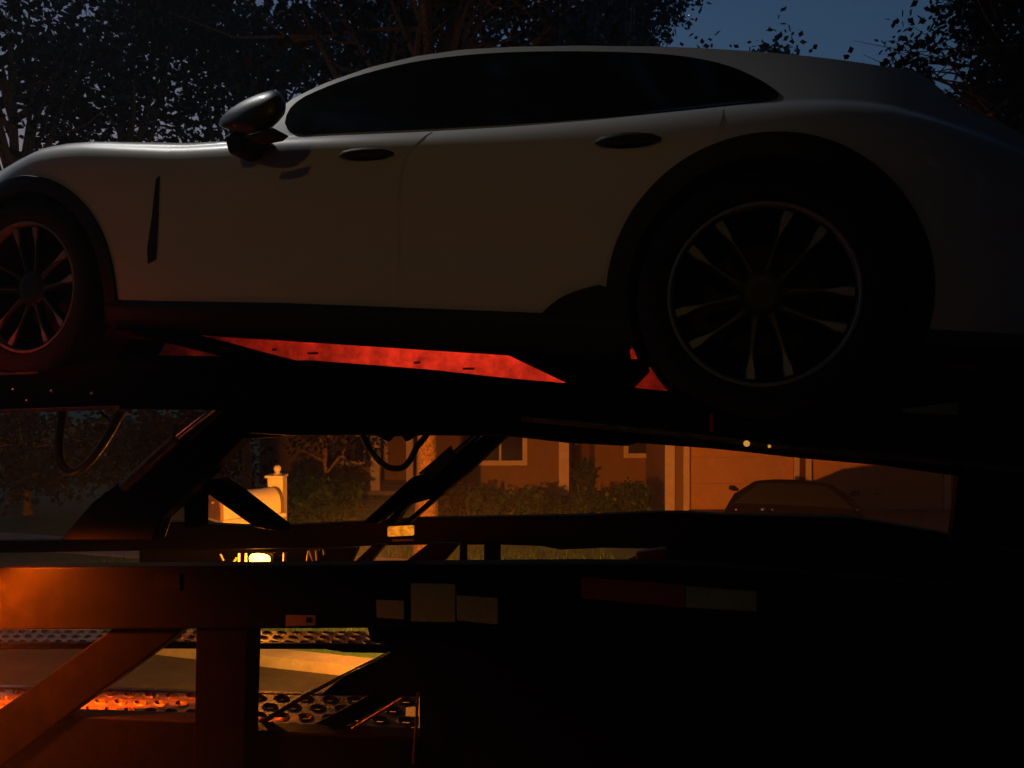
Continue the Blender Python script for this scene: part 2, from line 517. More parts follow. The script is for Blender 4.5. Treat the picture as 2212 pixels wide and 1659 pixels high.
tree('understory_tree', 'shaggy low tree in the dark behind the looped hose', gr(60, 14.5), [crown_at(20, 960, 14.5, 1.3, .9), crown_at(180, 980, 14.5, 1.1, .8), crown_at(-120, 900, 14.5, 1.2, 1.2)], 0.08, 6000, 0.11, 73, 'garden trees')
tree('understory_tree', 'shaggy low tree in the dark behind the slanted red ram', gr(380, 16.0), [crown_at(330, 980, 16, 1.4, 1.0), crown_at(450, 960, 16, 1.2, 1.2)], 0.08, 6000, 0.12, 74, 'garden trees')

def bush(label, px, y, pyt, rx, n, size, seed, name='bush'):
    rg = random.Random(seed)
    zt = Zp(pyt, y) * .76
    rx = rx * .82
    base = gr(px, y)
    t = thing(name, label, 'bush', base, 'garden bushes in front of the house')
    blobs = []
    for _ in range(9):
        blobs.append((base + Vector((rg.uniform(-.7, .7) * rx, rg.uniform(-.5, .5) * rx, zt * rg.uniform(.3, .72))), (rx * rg.uniform(.3, .5), rx * .4, zt * rg.uniform(.22, .32))))
    m = MB()
    leafcloud(m, rg, blobs, int(n * 1.3), size, .4, (2, 3))
    m.build('foliage', LEAFB, t, recalc=False)
    m = MB()
    for c, _ in blobs:
        m.tube([base + Vector((rg.gauss(0, .06), rg.gauss(0, .06), 0)), base.lerp(c, .5), c], [.02, .014, .004], 5)
    m.build('stem', BARK, t, recalc=False)
bush('big loose shrub right behind the mailbox post', 660, 13.0, 985, .62, 1500, .1, 101)
bush('dark shrub left of the porch post and steps', 740, 14.0, 1010, .6, 1500, .1, 102)
bush('low shrub at the foot of the thin pale trunk', 700, 13.4, 1070, .5, 900, .085, 103)
bush('bush under the wide window, right of the thick trunk', 1000, 14.5, 1035, .62, 1800, .085, 104)
bush('bushy plant with light leaf tips between window and corner board', 1120, 14.2, 1053, .6, 1700, .085, 105)
bush('low bush at the foot of the bright corner board', 1195, 14.8, 1080, .4, 800, .075, 106)
bush('dark bush left of the garage, tallest of the two', 1370, 14.6, 1028, .45, 1300, .085, 107)
bush('dark rounded bush under the small window', 1290, 14.6, 1050, .5, 1300, .08, 108)
bush('pale green climbing shrub in the entry recess', 1255, 17.6, 965, .3, 900, .09, 109)
bush('spreading weed clump by the grey young trunk', 560, 13.6, 1075, .45, 600, .08, 110)

# leaf masses added behind, beside and above the viewer, unseen, to block sky light
rg = random.Random(9)
m = MB()
bl = [((x, -10 + rg.uniform(-2, 2), z), (3.2, 2.4, 2.6)) for x in np.arange(-34, 36, 3.6) for z in (2.2, 6.0, 9.6, 13.2, 16.8, 20.4)]
bl += [((18 + rg.uniform(0, 2), y, z), (2.6, 2.8, 2.6)) for y in np.arange(-10, 15, 3.4) for z in (2.2, 6.0, 9.6, 13.2, 16.8)]
bl += [((x + rg.uniform(-1, 1), y, 17 + rg.uniform(-1, 1.5)), (2.6, 2.6, 1.3)) for x in np.arange(-15, 19, 3.2) for y in np.arange(-8, 6, 3.2)]
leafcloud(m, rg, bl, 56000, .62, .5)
tag(m.build('sky_blocker_leaves', LEAF, recalc=False), kind='stuff')

# ------------------------------------------------------------------ mailbox
mcream = mat('weathered_beige_plastic', (0.78, 0.66, 0.52), 0.55, noise=0.07, scale=9, bump=0.08, bscale=40)
mbright = mat('pale_plastic', (0.85, 0.76, 0.6), 0.55, noise=0.05, scale=9)
mdoor = mat('shaded_mailbox_door', (0.40, 0.19, 0.10), 0.5, noise=0.2, scale=12)  # redder door colour stands for the different light on this face
groove = mat('plastic_groove', (0.16, 0.11, 0.08), 0.7)
MY = 7.9
mp = gr(599, MY)
mail = thing('mailbox', 'beige mailbox on a square post topped with a ball, lit bright orange', 'mailbox', mp)
pz = Zp(1031, MY)
hw = 0.082
MB().abox(mp.x - hw, mp.x + hw, mp.y - hw, mp.y + hw, 0, pz).build('post', mcream, mail, bevel=0.012)
m = MB()
m.abox(mp.x - hw - .022, mp.x + hw + .006, mp.y - hw - .02, mp.y + hw + .02, pz + .001, pz + .03)
m.build('post_cap', mcream, mail, bevel=0.008)
zb = pz + .03
m = MB().lathe((mp.x, mp.y, zb), (0, 0, 1), [(0.001, 0), (.045, 0), (.045, .012), (.026, .018), (.024, .026)] + [(.040 * math.sin(R(a)) + .0005, .026 + .036 - .040 * math.cos(R(a))) for a in range(32, 181, 12)], 24)
m.build('finial', mcream, mail, smooth=True, angle=50)
phi = R(44)
bd = Vector((-math.cos(phi), -math.sin(phi), 0))        # from the post towards the door
bs = Vector((-math.sin(phi), math.cos(phi), 0))         # across the box
bc = mp + Vector((0.015, -0.085, 0)) + Vector((0, 0, Zp(1100, MY)))
L, W2, HB = 0.66, 0.17, 0.10
prof = [(-W2, 0), (W2, 0), (W2, HB)] + [(W2 * math.cos(R(a)), HB + .15 * math.sin(R(a))) for a in range(15, 180, 15)] + [(-W2, HB)]
def bp(t, q, z): return bc + bd * t + bs * q + Vector((0, 0, z))
MB().prism([bp(0.03, q, z) for q, z in prof], bd * (L - 0.06)).build('box', mcream, mail, smooth=True, bevel=0.008, angle=30)
m = MB().prism([bp(L - .03, q * 1.06, z * 1.04 - .006) for q, z in prof], bd * 0.035)
dr = m.build('door', mdoor, mail, smooth=True, bevel=0.01, angle=30)
MB().box(bp(L + .018, 0, .16), bd * .014, bs * .03, (0, 0, .012)).build('handle', mdoor, dr, bevel=0.004)
MB().prism([bp(0.0, q * 1.05, z * 1.04 - .006) for q, z in prof], bd * 0.03).build('end_rim', groove, mail, smooth=True, bevel=0.006, angle=30)
m = MB().box(bp(L * .47, -W2 - .012, .135), bd * .09, bs * .006, (0, 0, .014))
m.box(bp(L * .47 + .07, -W2 - .012, .10), bd * .022, bs * .006, (0, 0, .03))
m.build('flag', mbright, mail, bevel=0.003)
m = MB().box(bp(L * .5 - .02, 0, -.022), bd * (L * .5 - .0), bs * (W2 + .015), (0, 0, .02))
m.build('base_board', mcream, mail, bevel=0.008)
m = MB().box(bp(L * .40, 0, -.17), bd * L * .36, bs * .07, (0, 0, .125))
m.build('support_arm', mbright, mail, bevel=0.012)
stk = MB().tube([gr(452, 8.3), gr(447, 8.3) + Vector((0, 0, .55)), at(439, 1094, 8.3)], [.008, .007, .005], 6).build('marker_stake', mat('pale_fibreglass', (0.6, 0.55, 0.45), 0.5), loc=gr(452, 8.3))
tag(stk, 'thin pale stake leaning in the grass left of the mailbox', 'stake')

# ------------------------------------------------------------------ generic lofted car body (dark cars)
def lofted_car(root, frame, stations, half, paint, nseg=14):
    """stations: (u, z_low, z_belt, z_top, half-width factor, roof factor); frame(u, y, z) -> world"""
    rows = []
    for (u, zl, zbelt, zt, hf, rf) in stations:
        prof = []
        h = half * hf
        pts = [(h * .86, zl), (h * .97, zl + .08), (h, zl + (zbelt - zl) * .55), (h * .96, zbelt - .03), (h * .90, zbelt)]
        if zt > zbelt + .03:
            pts += [(h * (.90 * (1 - t) + rf * t) , zbelt + (zt - zbelt) * (t ** .9)) for t in (.3, .6, .85)]
            pts += [(h * rf * .9, zt - .012), (h * rf * .5, zt + .012), (0, zt + .02)]
        else:
            pts += [(h * .84, zbelt + .012), (h * .75, zbelt + .02), (h * .62, zbelt + .028), (h * .45, zbelt + .034), (h * .2, zbelt + .038), (0, zbelt + .04)]
        prof = pts + [(-y, z) for y, z in pts[-2::-1]]
        rows.append([frame(u, y, z) for y, z in prof])
    m = MB().grid(rows)
    n = len(rows[0])
    m.f.append(tuple(range(n))[::-1])
    b = (len(rows) - 1) * n
    m.f.append(tuple(b + i for i in range(n)))
    return m.build('body', paint, root, smooth=True, angle=50)
def simple_wheel(root, c, axis, rad, wid, name='wheel'):
    prof = [(rad * .62, -wid * .5), (rad * .9, -wid * .52), (rad * .985, -wid * .38), (rad, -wid * .2), (rad, wid * .2), (rad * .985, wid * .38), (rad * .9, wid * .52), (rad * .62, wid * .5)]
    o = MB().lathe(c, axis, prof, 36).build(name, TYRE, root, smooth=True)
    m = MB().lathe(c, axis, [(rad * .62, -wid * .5), (rad * .6, -wid * .35), (rad * .12, -wid * .40), (.001, -wid * .42)], 36)
    m.lathe(c, axis, [(rad * .62, wid * .5), (rad * .6, wid * .35), (.001, wid * .30)], 36)
    m.build('rim', ALLOYB, o, smooth=True)
    return o
# coupe on the driveway, seen from its tail
CYD = 9.6
cc = gr(1712, CYD + 0.8)
coupe = thing('coupe', 'low black coupe parked on the driveway in front of the garage', 'car', cc)
CA = math.atan2(cc.x, cc.y)
def cfr(u, y, z): return Vector((cc.x + y * math.cos(CA) + u * math.sin(CA), cc.y + u * math.cos(CA) - y * math.sin(CA), z))
RZ = Zp(1047, CYD + .9)
ST = [(-1.55, .32, .72, .72, .80, .6), (-1.45, .26, .86, .86, .93, .6), (-1.2, .24, .90, .90, .98, .6), (-.75, .22, .91, .93, 1, .6), (-.35, .22, .90, RZ - .16, 1, .58), (.1, .22, .90, RZ - .02, 1, .56), (.55, .22, .89, RZ, 1, .56), (.95, .22, .88, RZ - .05, 1, .56), (1.35, .22, .84, RZ - .2, 1, .6), (1.75, .22, .78, .82, 1, .8), (2.3, .24, .68, .68, .98, .6), (2.7, .28, .58, .58, .9, .6), (2.8, .36, .5, .5, .8, .6)]
CPNT = mat('night_black_car_paint', (0.004, 0.004, 0.004), 0.5, spec=0.0)
CGLS = mat('coupe_glass', (0.03, 0.035, 0.026), 0.3, spec=.0)
lofted_car(coupe, cfr, ST, .88, CPNT)
m = MB()
rr = []
for t in np.linspace(0, 1, 7):
    u = -.78 + (.06 + .78) * t
    z = .945 + (RZ - .015 - .945) * (t ** .85) 
    hw2 = .72 * (1 - t) + .44 * t
    rr.append([cfr(u - .012, hw2 * q, z + .022 + .012 * (1 - q * q)) for q in np.linspace(-1, 1, 9)])
m.grid(rr).build('rear_window', CGLS, coupe, smooth=True)
for sgn in (-1, 1):
    mm = MB().tube([cfr(1.25, sgn * .80, .86), cfr(1.25, sgn * .88, .89), cfr(1.25, sgn * .95, .90)], [.02, .045, .03], 10)
    mm.build('side_mirror', CPNT, coupe, smooth=True)
    mm = MB().box(cfr(-1.50, sgn * .62, .74), (.14, 0, 0), (0, .03, 0), (0, 0, .045))
    mm.build('tail_lamp', REDL, coupe, bevel=0.012)
    for u in (-.85, 1.85):
        simple_wheel(coupe, cfr(u, sgn * .80, .31), (1, 0, 0), .31, .2)
for px_, r__ in ((1590, .016), (1648, .03), (1668, .016), (1852, .014)):  # chrome balls added to give the coupe its small glints
    c__ = at(px_, 1102, cc.y - .98)
    MB().lathe(c__, (0, 0, 1), [(r__ * math.sin(R(a)) + .0004, -r__ * math.cos(R(a))) for a in range(0, 181, 20)], 14).build('glint_ball', mat('chrome', (.8, .8, .8), .12, 1.0), coupe, smooth=True)
MB().box(cfr(-1.56, 0, .62), (.24, 0, 0), (0, .006, 0), (0, 0, .06)).build('licence_plate', mat('plate_white', (0.6, 0.6, 0.58), 0.5), coupe)

# ------------------------------------------------------------------ the white car on the upper deck
def curve(pts, v):
    a = sorted(uw(x, y, v) for x, y in pts)
    return np.array([p[0] for p in a]), np.array([p[1] for p in a])
def smoothcurve(pts, v, uu, k=9):
    a, b = curve(pts, v)
    y = np.interp(uu, a, b)
    # slopes continued past the ends, then a light smoothing
    ker = np.hanning(2 * k + 3)[1:-1]
    ker /= ker.sum()
    yp = np.concatenate([y[0] + (np.arange(-k, 0)) * (y[1] - y[0]), y, y[-1] + np.arange(1, k + 1) * (y[-1] - y[-2])])
    return np.convolve(yp, ker, 'valid')
U0, U1 = -3.75, 1.0
UU = np.linspace(U0, U1, 400)
BELT = [(-260, 470), (-120, 430), (-60, 407), (0, 378), (50, 349), (95, 327), (150, 317), (200, 313), (300, 315), (400, 317), (490, 311), (610, 297), (737, 291), (900, 284), (1105, 273), (1300, 259), (1475, 243), (1575, 233), (1675, 226), (1808, 220), (1908, 223), (2008, 238), (2212, 285), (2350, 340)]
WB = smoothcurve(BELT, .05, UU, 5)
PITCH = math.tan(R(2.7))
hub_r = uw(1645, 636, 0.0)
HR = Vector((hub_r[0], hub_r[1]))
HF = Vector((hub_r[0] - 2.86, hub_r[1] + 2.86 * PITCH))
def wb(u): return np.interp(u, UU, WB)
def wt(u): return np.interp(u, UU, WT)
def wsill(u): return HR[1] - .06 - (u - HR[0]) * PITCH     # lower paint edge, replaced below
su, sw = curve([(345, 655), (600, 659), (860, 669), (1180, 682)], .03)
def wsill(u):
    k = (sw[-1] - sw[0]) / (su[-1] - su[0])
    return np.where(u < su[0], sw[0] + k * (u - su[0]), np.where(u > su[-1], sw[-1] + k * (u - su[-1]), np.interp(u, su, sw)))
def V(u, w):
    t = w - wb(u)
    s = -t
    up = .055 + .50 * np.maximum(t, 0) + .16 * np.maximum(t, 0) ** 2
    dn = .055 * np.exp(-np.maximum(s, 0) / .027)
    v = np.where(t >= 0, up, dn)
    lo = np.clip((s - .34) / .30, 0, 1.4)
    v = v + .035 * lo * lo
    v = v + .012 * np.exp(-((s - .40) / .09) ** 2) * np.exp(-((u + 1.3) / .9) ** 4)
    fe = np.clip((-2.75 - u) / 1.0, 0, 2)
    v = v + .24 * fe ** 2.2
    re = np.clip((u - .02) / .9, 0, 2)
    v = v + .22 * re ** 2
    v = v - .035 * np.exp(-((u - HR[0]) / .55) ** 2) * np.exp(-((s - .12) / .22) ** 2)
    v = v - .025 * np.exp(-((u - HF[0]) / .5) ** 2) * np.exp(-((s - .10) / .2) ** 2)
    return v
def Vn(u, w):
    e = .004
    gu = (V(u + e, w) - V(u - e, w)) / (2 * e)
    gw = (V(u, w + e) - V(u, w - e)) / (2 * e)
    return (AX * float(gu) + Vector((0, 0, 1)) * float(gw) - NX).normalized()
def inv(px, py):
    """pixel of the photograph to a place on the car's side"""
    v = .05
    for _ in range(12):
        u, w_ = uw(px, py, v)
        v = float(V(u, w_))
    return (u, w_)
FEND = [(-260, 462), (-120, 420), (-60, 398), (0, 370), (50, 341), (95, 320), (150, 309.5), (200, 306), (300, 307), (400, 309), (470, 306)]
ROOF = [(535, 304), (575, 268), (620, 219), (700, 180), (800, 145), (900, 121), (1000, 107), (1110, 101), (1250, 98.5), (1400, 100), (1500, 103), (1600, 109), (1700, 117), (1800, 127.5), (1900, 142), (1985, 154), (2020, 182), (2080, 235), (2150, 262), (2300, 330)]
def curve_on(P):
    a = sorted(inv(x, y) for x, y in P)
    return np.array([p[0] for p in a]), np.array([p[1] for p in a])
a1, b1 = curve_on(FEND)
a2, b2 = curve_on(ROOF)
UC = a2[0]
sel = a1 < UC - .05
A = np.concatenate([a1[sel], a2])
B = np.concatenate([b1[sel], b2])
WT = np.interp(UU, A, B)
ker = np.hanning(9)[1:-1]; ker /= ker.sum()
WT = np.convolve(np.concatenate([[WT[0]] * 3, WT, [WT[-1]] * 3]), ker, 'valid')
WT = np.maximum(WT, WB + .012)
def inpoly(x, y, P):
    c = False
    n = len(P)
    j = n - 1
    for i in range(n):
        if (P[i][1] > y) != (P[j][1] > y) and x < (P[j][0] - P[i][0]) * (y - P[i][1]) / (P[j][1] - P[i][1]) + P[i][0]:
            c = not c
        j = i
    return c
def resample(P, d, closed=True):
    out = []
    n = len(P)
    for i in range(n if closed else n - 1):
        a, b = Vector(P[i]), Vector(P[(i + 1) % n])
        k = max(1, int((b - a).length / d))
        out += [a.lerp(b, j / k) for j in range(k)]
    if not closed:
        out.append(Vector(P[-1]))
    return out
def chaikin(P, n=2):
    for _ in range(n):
        Q = []
        for i in range(len(P)):
            a, b = Vector(P[i]), Vector(P[(i + 1) % len(P)])
            Q += [a.lerp(b, .25), a.lerp(b, .75)]
        P = Q
    return P
CW = 0.945       # half the car's width; the far side mirrors the near one
def side_point(u, w_, off=0.0, mirror=False):
    v = float(V(u, w_))
    p = T(u, v, w_)
    if off:
        p = p + Vn(u, w_) * off
    if mirror:
        d = (p - OR).dot(NX)
        p = p + NX * 2 * (CW - d)
    return p
def region_mesh(name, tris, pts, parent, m, off=0.0, rim=0.0, mirror=False):
    used = sorted({i for t in tris for i in t})
    ix = {k: j for j, k in enumerate(used)}
    mb = MB()
    nrm = []
    for k in used:
        u, w_ = pts[k]
        mb.v.append(side_point(u, w_, off, mirror))
        n = Vn(u, w_)
        if mirror:
            n = n - NX * 2 * n.dot(NX)
        nrm.append(n)
    F = [tuple(ix[i] for i in t) for t in tris]
    if mirror:
        F = [f[::-1] for f in F]
    nv = len(mb.v)
    mb.f = F
    if rim:
        cnt = {}
        for f in F:
            for i in range(3):
                e = (f[i], f[(i + 1) % 3])
                cnt[e] = 1
        bd_ = [e for e in cnt if (e[1], e[0]) not in cnt]
        bid = {}
        for e in bd_:
            for q in e:
                if q not in bid:
                    bid[q] = len(mb.v)
                    mb.v.append(mb.v[q] - nrm[q] * rim)
                    nrm.append(nrm[q])
        for a, b in bd_:
            mb.f.append((b, a, bid[a], bid[b]))
    o = mb.build(name, m, parent, recalc=False)
    me = o.data
    # outward facing check
    me.shade_smooth()
    me.normals_split_custom_set_from_vertices([tuple(n) for n in nrm])
    return o
suv = thing('white_suv', 'white sport utility car with tinted windows on the upper deck of the trailer', 'car', T(-1.4, CW, HR[1] - .36))
def arc(c, r, a0=0, a1=360, n=48):
    return [Vector((c[0] + r * math.cos(R(a0 + (a1 - a0) * i / n)), c[1] + r * math.sin(R(a0 + (a1 - a0) * i / n)))) for i in range(n)]
archR, archF = arc(HR, .405), arc(HF, .400)
door_f = [inv(*p) for p in [(375, 318), (610, 300), (934, 286), (905, 306), (880, 335), (866, 375), (862, 430), (861, 560), (860, 655), (600, 645), (395, 641), (385, 560), (382, 440)]]
door_r = [inv(*p) for p in [(942, 286), (1200, 268), (1400, 251), (1562, 236), (1561, 250), (1553, 280), (1540, 316), (1470, 352), (1400, 410), (1345, 475), (1318, 545), (1300, 610), (1240, 630), (1190, 672), (868, 656), (868, 430), (873, 377), (888, 337), (912, 308)]]
win = [inv(*p) for p in [(612, 294), (625, 226), (720, 183), (800, 157), (900, 134), (1000, 121), (1110, 114), (1250, 112.5), (1400, 116), (1500, 126), (1580, 145), (1640, 173), (1676, 197), (1684, 208), (1676, 216), (1600, 226), (1475, 239), (1300, 255), (1105, 269), (900, 280), (737, 287)]]
outer = []
for u in np.linspace(U0, U1, 170):
    outer.append(Vector((u, float(wt(u)))))
for u in np.linspace(U1, U0, 120):
    outer.append(Vector((u, float(wsill(u)))))
pts, edges = [], []
def loop(P):
    b = len(pts)
    pts.extend(Vector((p[0], p[1])) for p in P)
    edges.extend((b + i, b + (i + 1) % len(P)) for i in range(len(P)))
loop(outer)
loop(archR); loop(archF)
loop(resample(door_f, .03)); loop(resample(door_r, .03))
for u in np.arange(U0 + .015, U1, .028):
    lo_, hi_ = float(wsill(u)), float(wt(u))
    k = max(3, int((hi_ - lo_) / .026))
    for j in range(1, k):
        pts.append(Vector((u, lo_ + (hi_ - lo_) * j / k)))
for d in (-.07, -.05, -.034, -.022, -.012, 0.0, .012, .026):
    prev = None
    for u in np.arange(U0 + .02, U1 - .02, .02):
        q = float(wb(u)) + d
        if q < float(wt(u)) - .003:
            pts.append(Vector((u, q)))
            if prev is not None:
                edges.append((prev, len(pts) - 1))
            prev = len(pts) - 1
        else:
            prev = None
vv, ee, ff, _, _, _ = delaunay_2d_cdt(pts, edges, [], 0, 1e-5)
regs = {'body': [], 'front': [], 'rear': []}
sh = .0028
def shrink(P):
    c = sum((Vector(p) for p in P), Vector((0, 0))) / len(P)
    return P
outl = [(p.x, p.y) for p in outer]
for f in ff:
    cx_ = sum(vv[i].x for i in f) / 3
    cy_ = sum(vv[i].y for i in f) / 3
    if not inpoly(cx_, cy_, outl):
        continue
    if (Vector((cx_, cy_)) - HR).length < .404 or (Vector((cx_, cy_)) - HF).length < .399:
        continue
    if inpoly(cx_, cy_, door_f):
        regs['front'].append(tuple(f))
    elif inpoly(cx_, cy_, door_r):
        regs['rear'].append(tuple(f))
    else:
        regs['body'].append(tuple(f))
P2 = [(p.x, p.y) for p in vv]
# body: near side, far side, roof and bonnet, underside
bo = MB()
region_mesh('body', regs['body'], P2, suv, PAINT, rim=.012)
d1 = region_mesh('door', regs['front'], P2, suv, PAINT, off=.0022, rim=.02)
d2 = region_mesh('door', regs['rear'], P2, suv, PAINT, off=.0022, rim=.02)
allside = regs['body'] + regs['front'] + regs['rear']
region_mesh('far_side', allside, P2, suv, PAINT, mirror=True)
region_mesh('window', [], P2, suv, TINT) if False else None
def patch(P, d, name, parent, m, off, rim, mirror=False):
    pts, edges = [], []
    P = resample(P, d)
    edges = [(i, (i + 1) % len(P)) for i in range(len(P))]
    pts = [Vector((p[0], p[1])) for p in P]
    us = [p[0] for p in pts]; ws = [p[1] for p in pts]
    g = max(d, .02)
    for u in np.arange(min(us) + g / 2, max(us), g):
        for w_ in np.arange(min(ws) + g / 2, max(ws), g):
            if inpoly(u, w_, pts):
                pts.append(Vector((u, w_)))
    v2, _, f2, _, _, _ = delaunay_2d_cdt(pts, edges, [], 0, 1e-6)
    outl = [(p.x, p.y) for p in pts[:len(P)]]
    tr_ = [tuple(f) for f in f2 if inpoly(sum(v2[i].x for i in f) / 3, sum(v2[i].y for i in f) / 3, outl)]
    return region_mesh(name, tr_, [(p.x, p.y) for p in v2], parent, m, off, rim, mirror)
winp = chaikin(win, 2)
patch(winp, .03, 'side_window', suv, TINT, .0045, .004)
patch(winp, .03, 'side_window', suv, TINT, .0045, .004, True)
# roof, windscreen, bonnet, tail: across the car
def toprow(u, n=22):
    w0 = float(wt(u))
    v0 = float(V(u, w0))
    e = .004
    tl = Vector((float(V(u, w0 - e)) - v0, -e)).normalized()
    isroof = w0 - float(wb(u)) > .06
    crown = .055 if isroof else .03
    k0 = .055
    row = []
    for i in range(n):
        t = (i / (n - 1)) ** 1.7
        vv_ = v0 + (2 * (CW - v0)) * t * .5
        q = (vv_ - v0) / max(.05, CW - v0)
        z = w0 + crown * (1 - (1 - min(1, q)) ** 2.6)
        row.append((vv_, z))
    return row
def topgrid(name, ua, ub, m, parent, inset=0.0, off=0.0, n=60, full=True):
    rows = []
    for u in np.linspace(ua, ub, n):
        r_ = toprow(u)
        if inset:
            v0, v1 = r_[0][0] + inset, CW
            vs_ = [p[0] for p in r_]; zs_ = [p[1] for p in r_]
            r_ = [(a, float(np.interp(a, vs_, zs_))) for a in np.linspace(v0, v1, 16)]
        L_ = [T(u, a, b + off) for a, b in r_]
        Rr = [T(u, 2 * CW - a, b + off) for a, b in r_[-2::-1]]
        rows.append(L_ + Rr)
    return MB().grid(rows).build(name, m, parent, smooth=True, angle=180)
topgrid('roof', U0, U1, PAINT, suv, n=190)
uA = float(uw(900, 121, .25)[0])
topgrid('windscreen', UC + .06, uA - .02, TINT, suv, inset=.025, off=.006)
uB = float(uw(1960, 150, .3)[0])
topgrid('rear_window', uB + .05, uB + .34, TINT, suv, inset=.12, off=.006, n=14)
sl_lo = [inv(*p) for p in [(400, 722), (700, 741), (1100, 766), (1300, 781)]]
lu = np.array([p[0] for p in sl_lo]); lw = np.array([p[1] for p in sl_lo])
def wlow(u):
    k = (lw[-1] - lw[0]) / (lu[-1] - lu[0])
    return lw[0] + k * (u - lu[0])
# ends and underside
for u, nm in ((U0, 'front_fascia'), (U1, 'tailgate')):
    rows = []
    for w_ in np.linspace(float(wlow(u)) + .10, float(wt(u)), 14):
        v0 = float(V(u, max(w_, float(wsill(u)))))
        out_ = (-1 if u < 0 else 1)
        rows.append([T(u + out_ * .22 * math.sin(math.pi * t) ** .5, v0 + (2 * CW - 2 * v0) * t, w_) for t in np.linspace(0, 1, 20)])
    o = MB().grid(rows).build(nm, PAINT, suv, smooth=True, angle=180)
    sx = U0 - .19 if u < 0 else U1 + .19
    for t in (.16, .84):
        q = MB().box(T(sx + (.05 if u < 0 else -.05), t * 2 * CW, float(wb(u)) - .12), AX * .07, NX * .19, (0, 0, .05))
        q.build('headlamp' if u < 0 else 'tail_lamp', mat('clear_lamp', (.5, .5, .5), .1, coat=1) if u < 0 else REDL, suv, bevel=.02)
# black sill between the arches with a rounded lower edge
rows = []
ua, ub = HF[0] + .39, HR[0] - .39
for u in np.linspace(ua, ub, 50):
    a, b = float(wsill(u)), float(wlow(u))
    v0 = float(V(u, a))
    rows.append([T(u, v0 - .004, a + .008), T(u, v0 - .014, a - .004), T(u, v0 - .016, a * .75 + b * .25), T(u, v0 + .0, a * .4 + b * .6), T(u, v0 + .02, a * .12 + b * .88), T(u, v0 + .05, b), T(u, v0 + .12, b + .004)])
MB().grid(rows).build('sill', CLAD, suv, smooth=True, recalc=False)
rows = []
for u in np.linspace(U0 - .15, U1 + .15, 60):
    rows.append([T(u, v_, float(wlow(u)) + .10 + .015 * math.sin(v_ * 9)) for v_ in np.linspace(.16, 2 * CW - .16, 12)])
und = MB().grid(rows)
und.build('underbody', UNDER, suv, smooth=True, recalc=False)
# arch trims with flare, wheel housings
def ringtrim(c, r0, r1, name):
    rows = []
    for k in range(73):
        a = R(-22 + (222) * k / 72)
        ca, sa = math.cos(a), math.sin(a)
        def q(r, o): 
            u, w_ = c[0] + r * ca, c[1] + r * sa
            return side_point(u, w_, o)
        flare = 0.0
        rows.append([q(r1, .001), q(r1 - .004, .009), q((r0 + r1) / 2, .014), q(r0 + .004, .013), q(r0, .006), q(r0 - .004, -.07)])
    return MB().grid(rows).build(name, CLAD, suv, smooth=True, recalc=False)
ringtrim(HR, .39, .462, 'arch_trim')
ringtrim(HF, .39, .452, 'arch_trim')
# flared foot of the cladding ahead of the rear wheel
fl = [inv(*p) for p in [(1165, 684), (1185, 662), (1215, 640), (1255, 625), (1310, 612), (1322, 650), (1330, 700), (1318, 745), (1250, 768), (1165, 765)]]
patch(chaikin(fl, 1), .03, 'sill_flare', suv, CLAD, .012, .03)
for c in (HR, HF):
    m = MB()
    rows = []
    for k in range(61):
        a = R(-30 + 240 * k / 60)
        rows.append([T(c[0] + .41 * math.cos(a), v_, c[1] + .41 * math.sin(a)) for v_ in (.05, .36)])
    m.grid(rows)
    m.add([T(c[0] + .42 * math.cos(R(6 * k)), .37, c[1] + .42 * math.sin(R(6 * k))) for k in range(60)], [tuple(range(60))])
    m.build('wheel_housing', CLAD, suv, recalc=False)
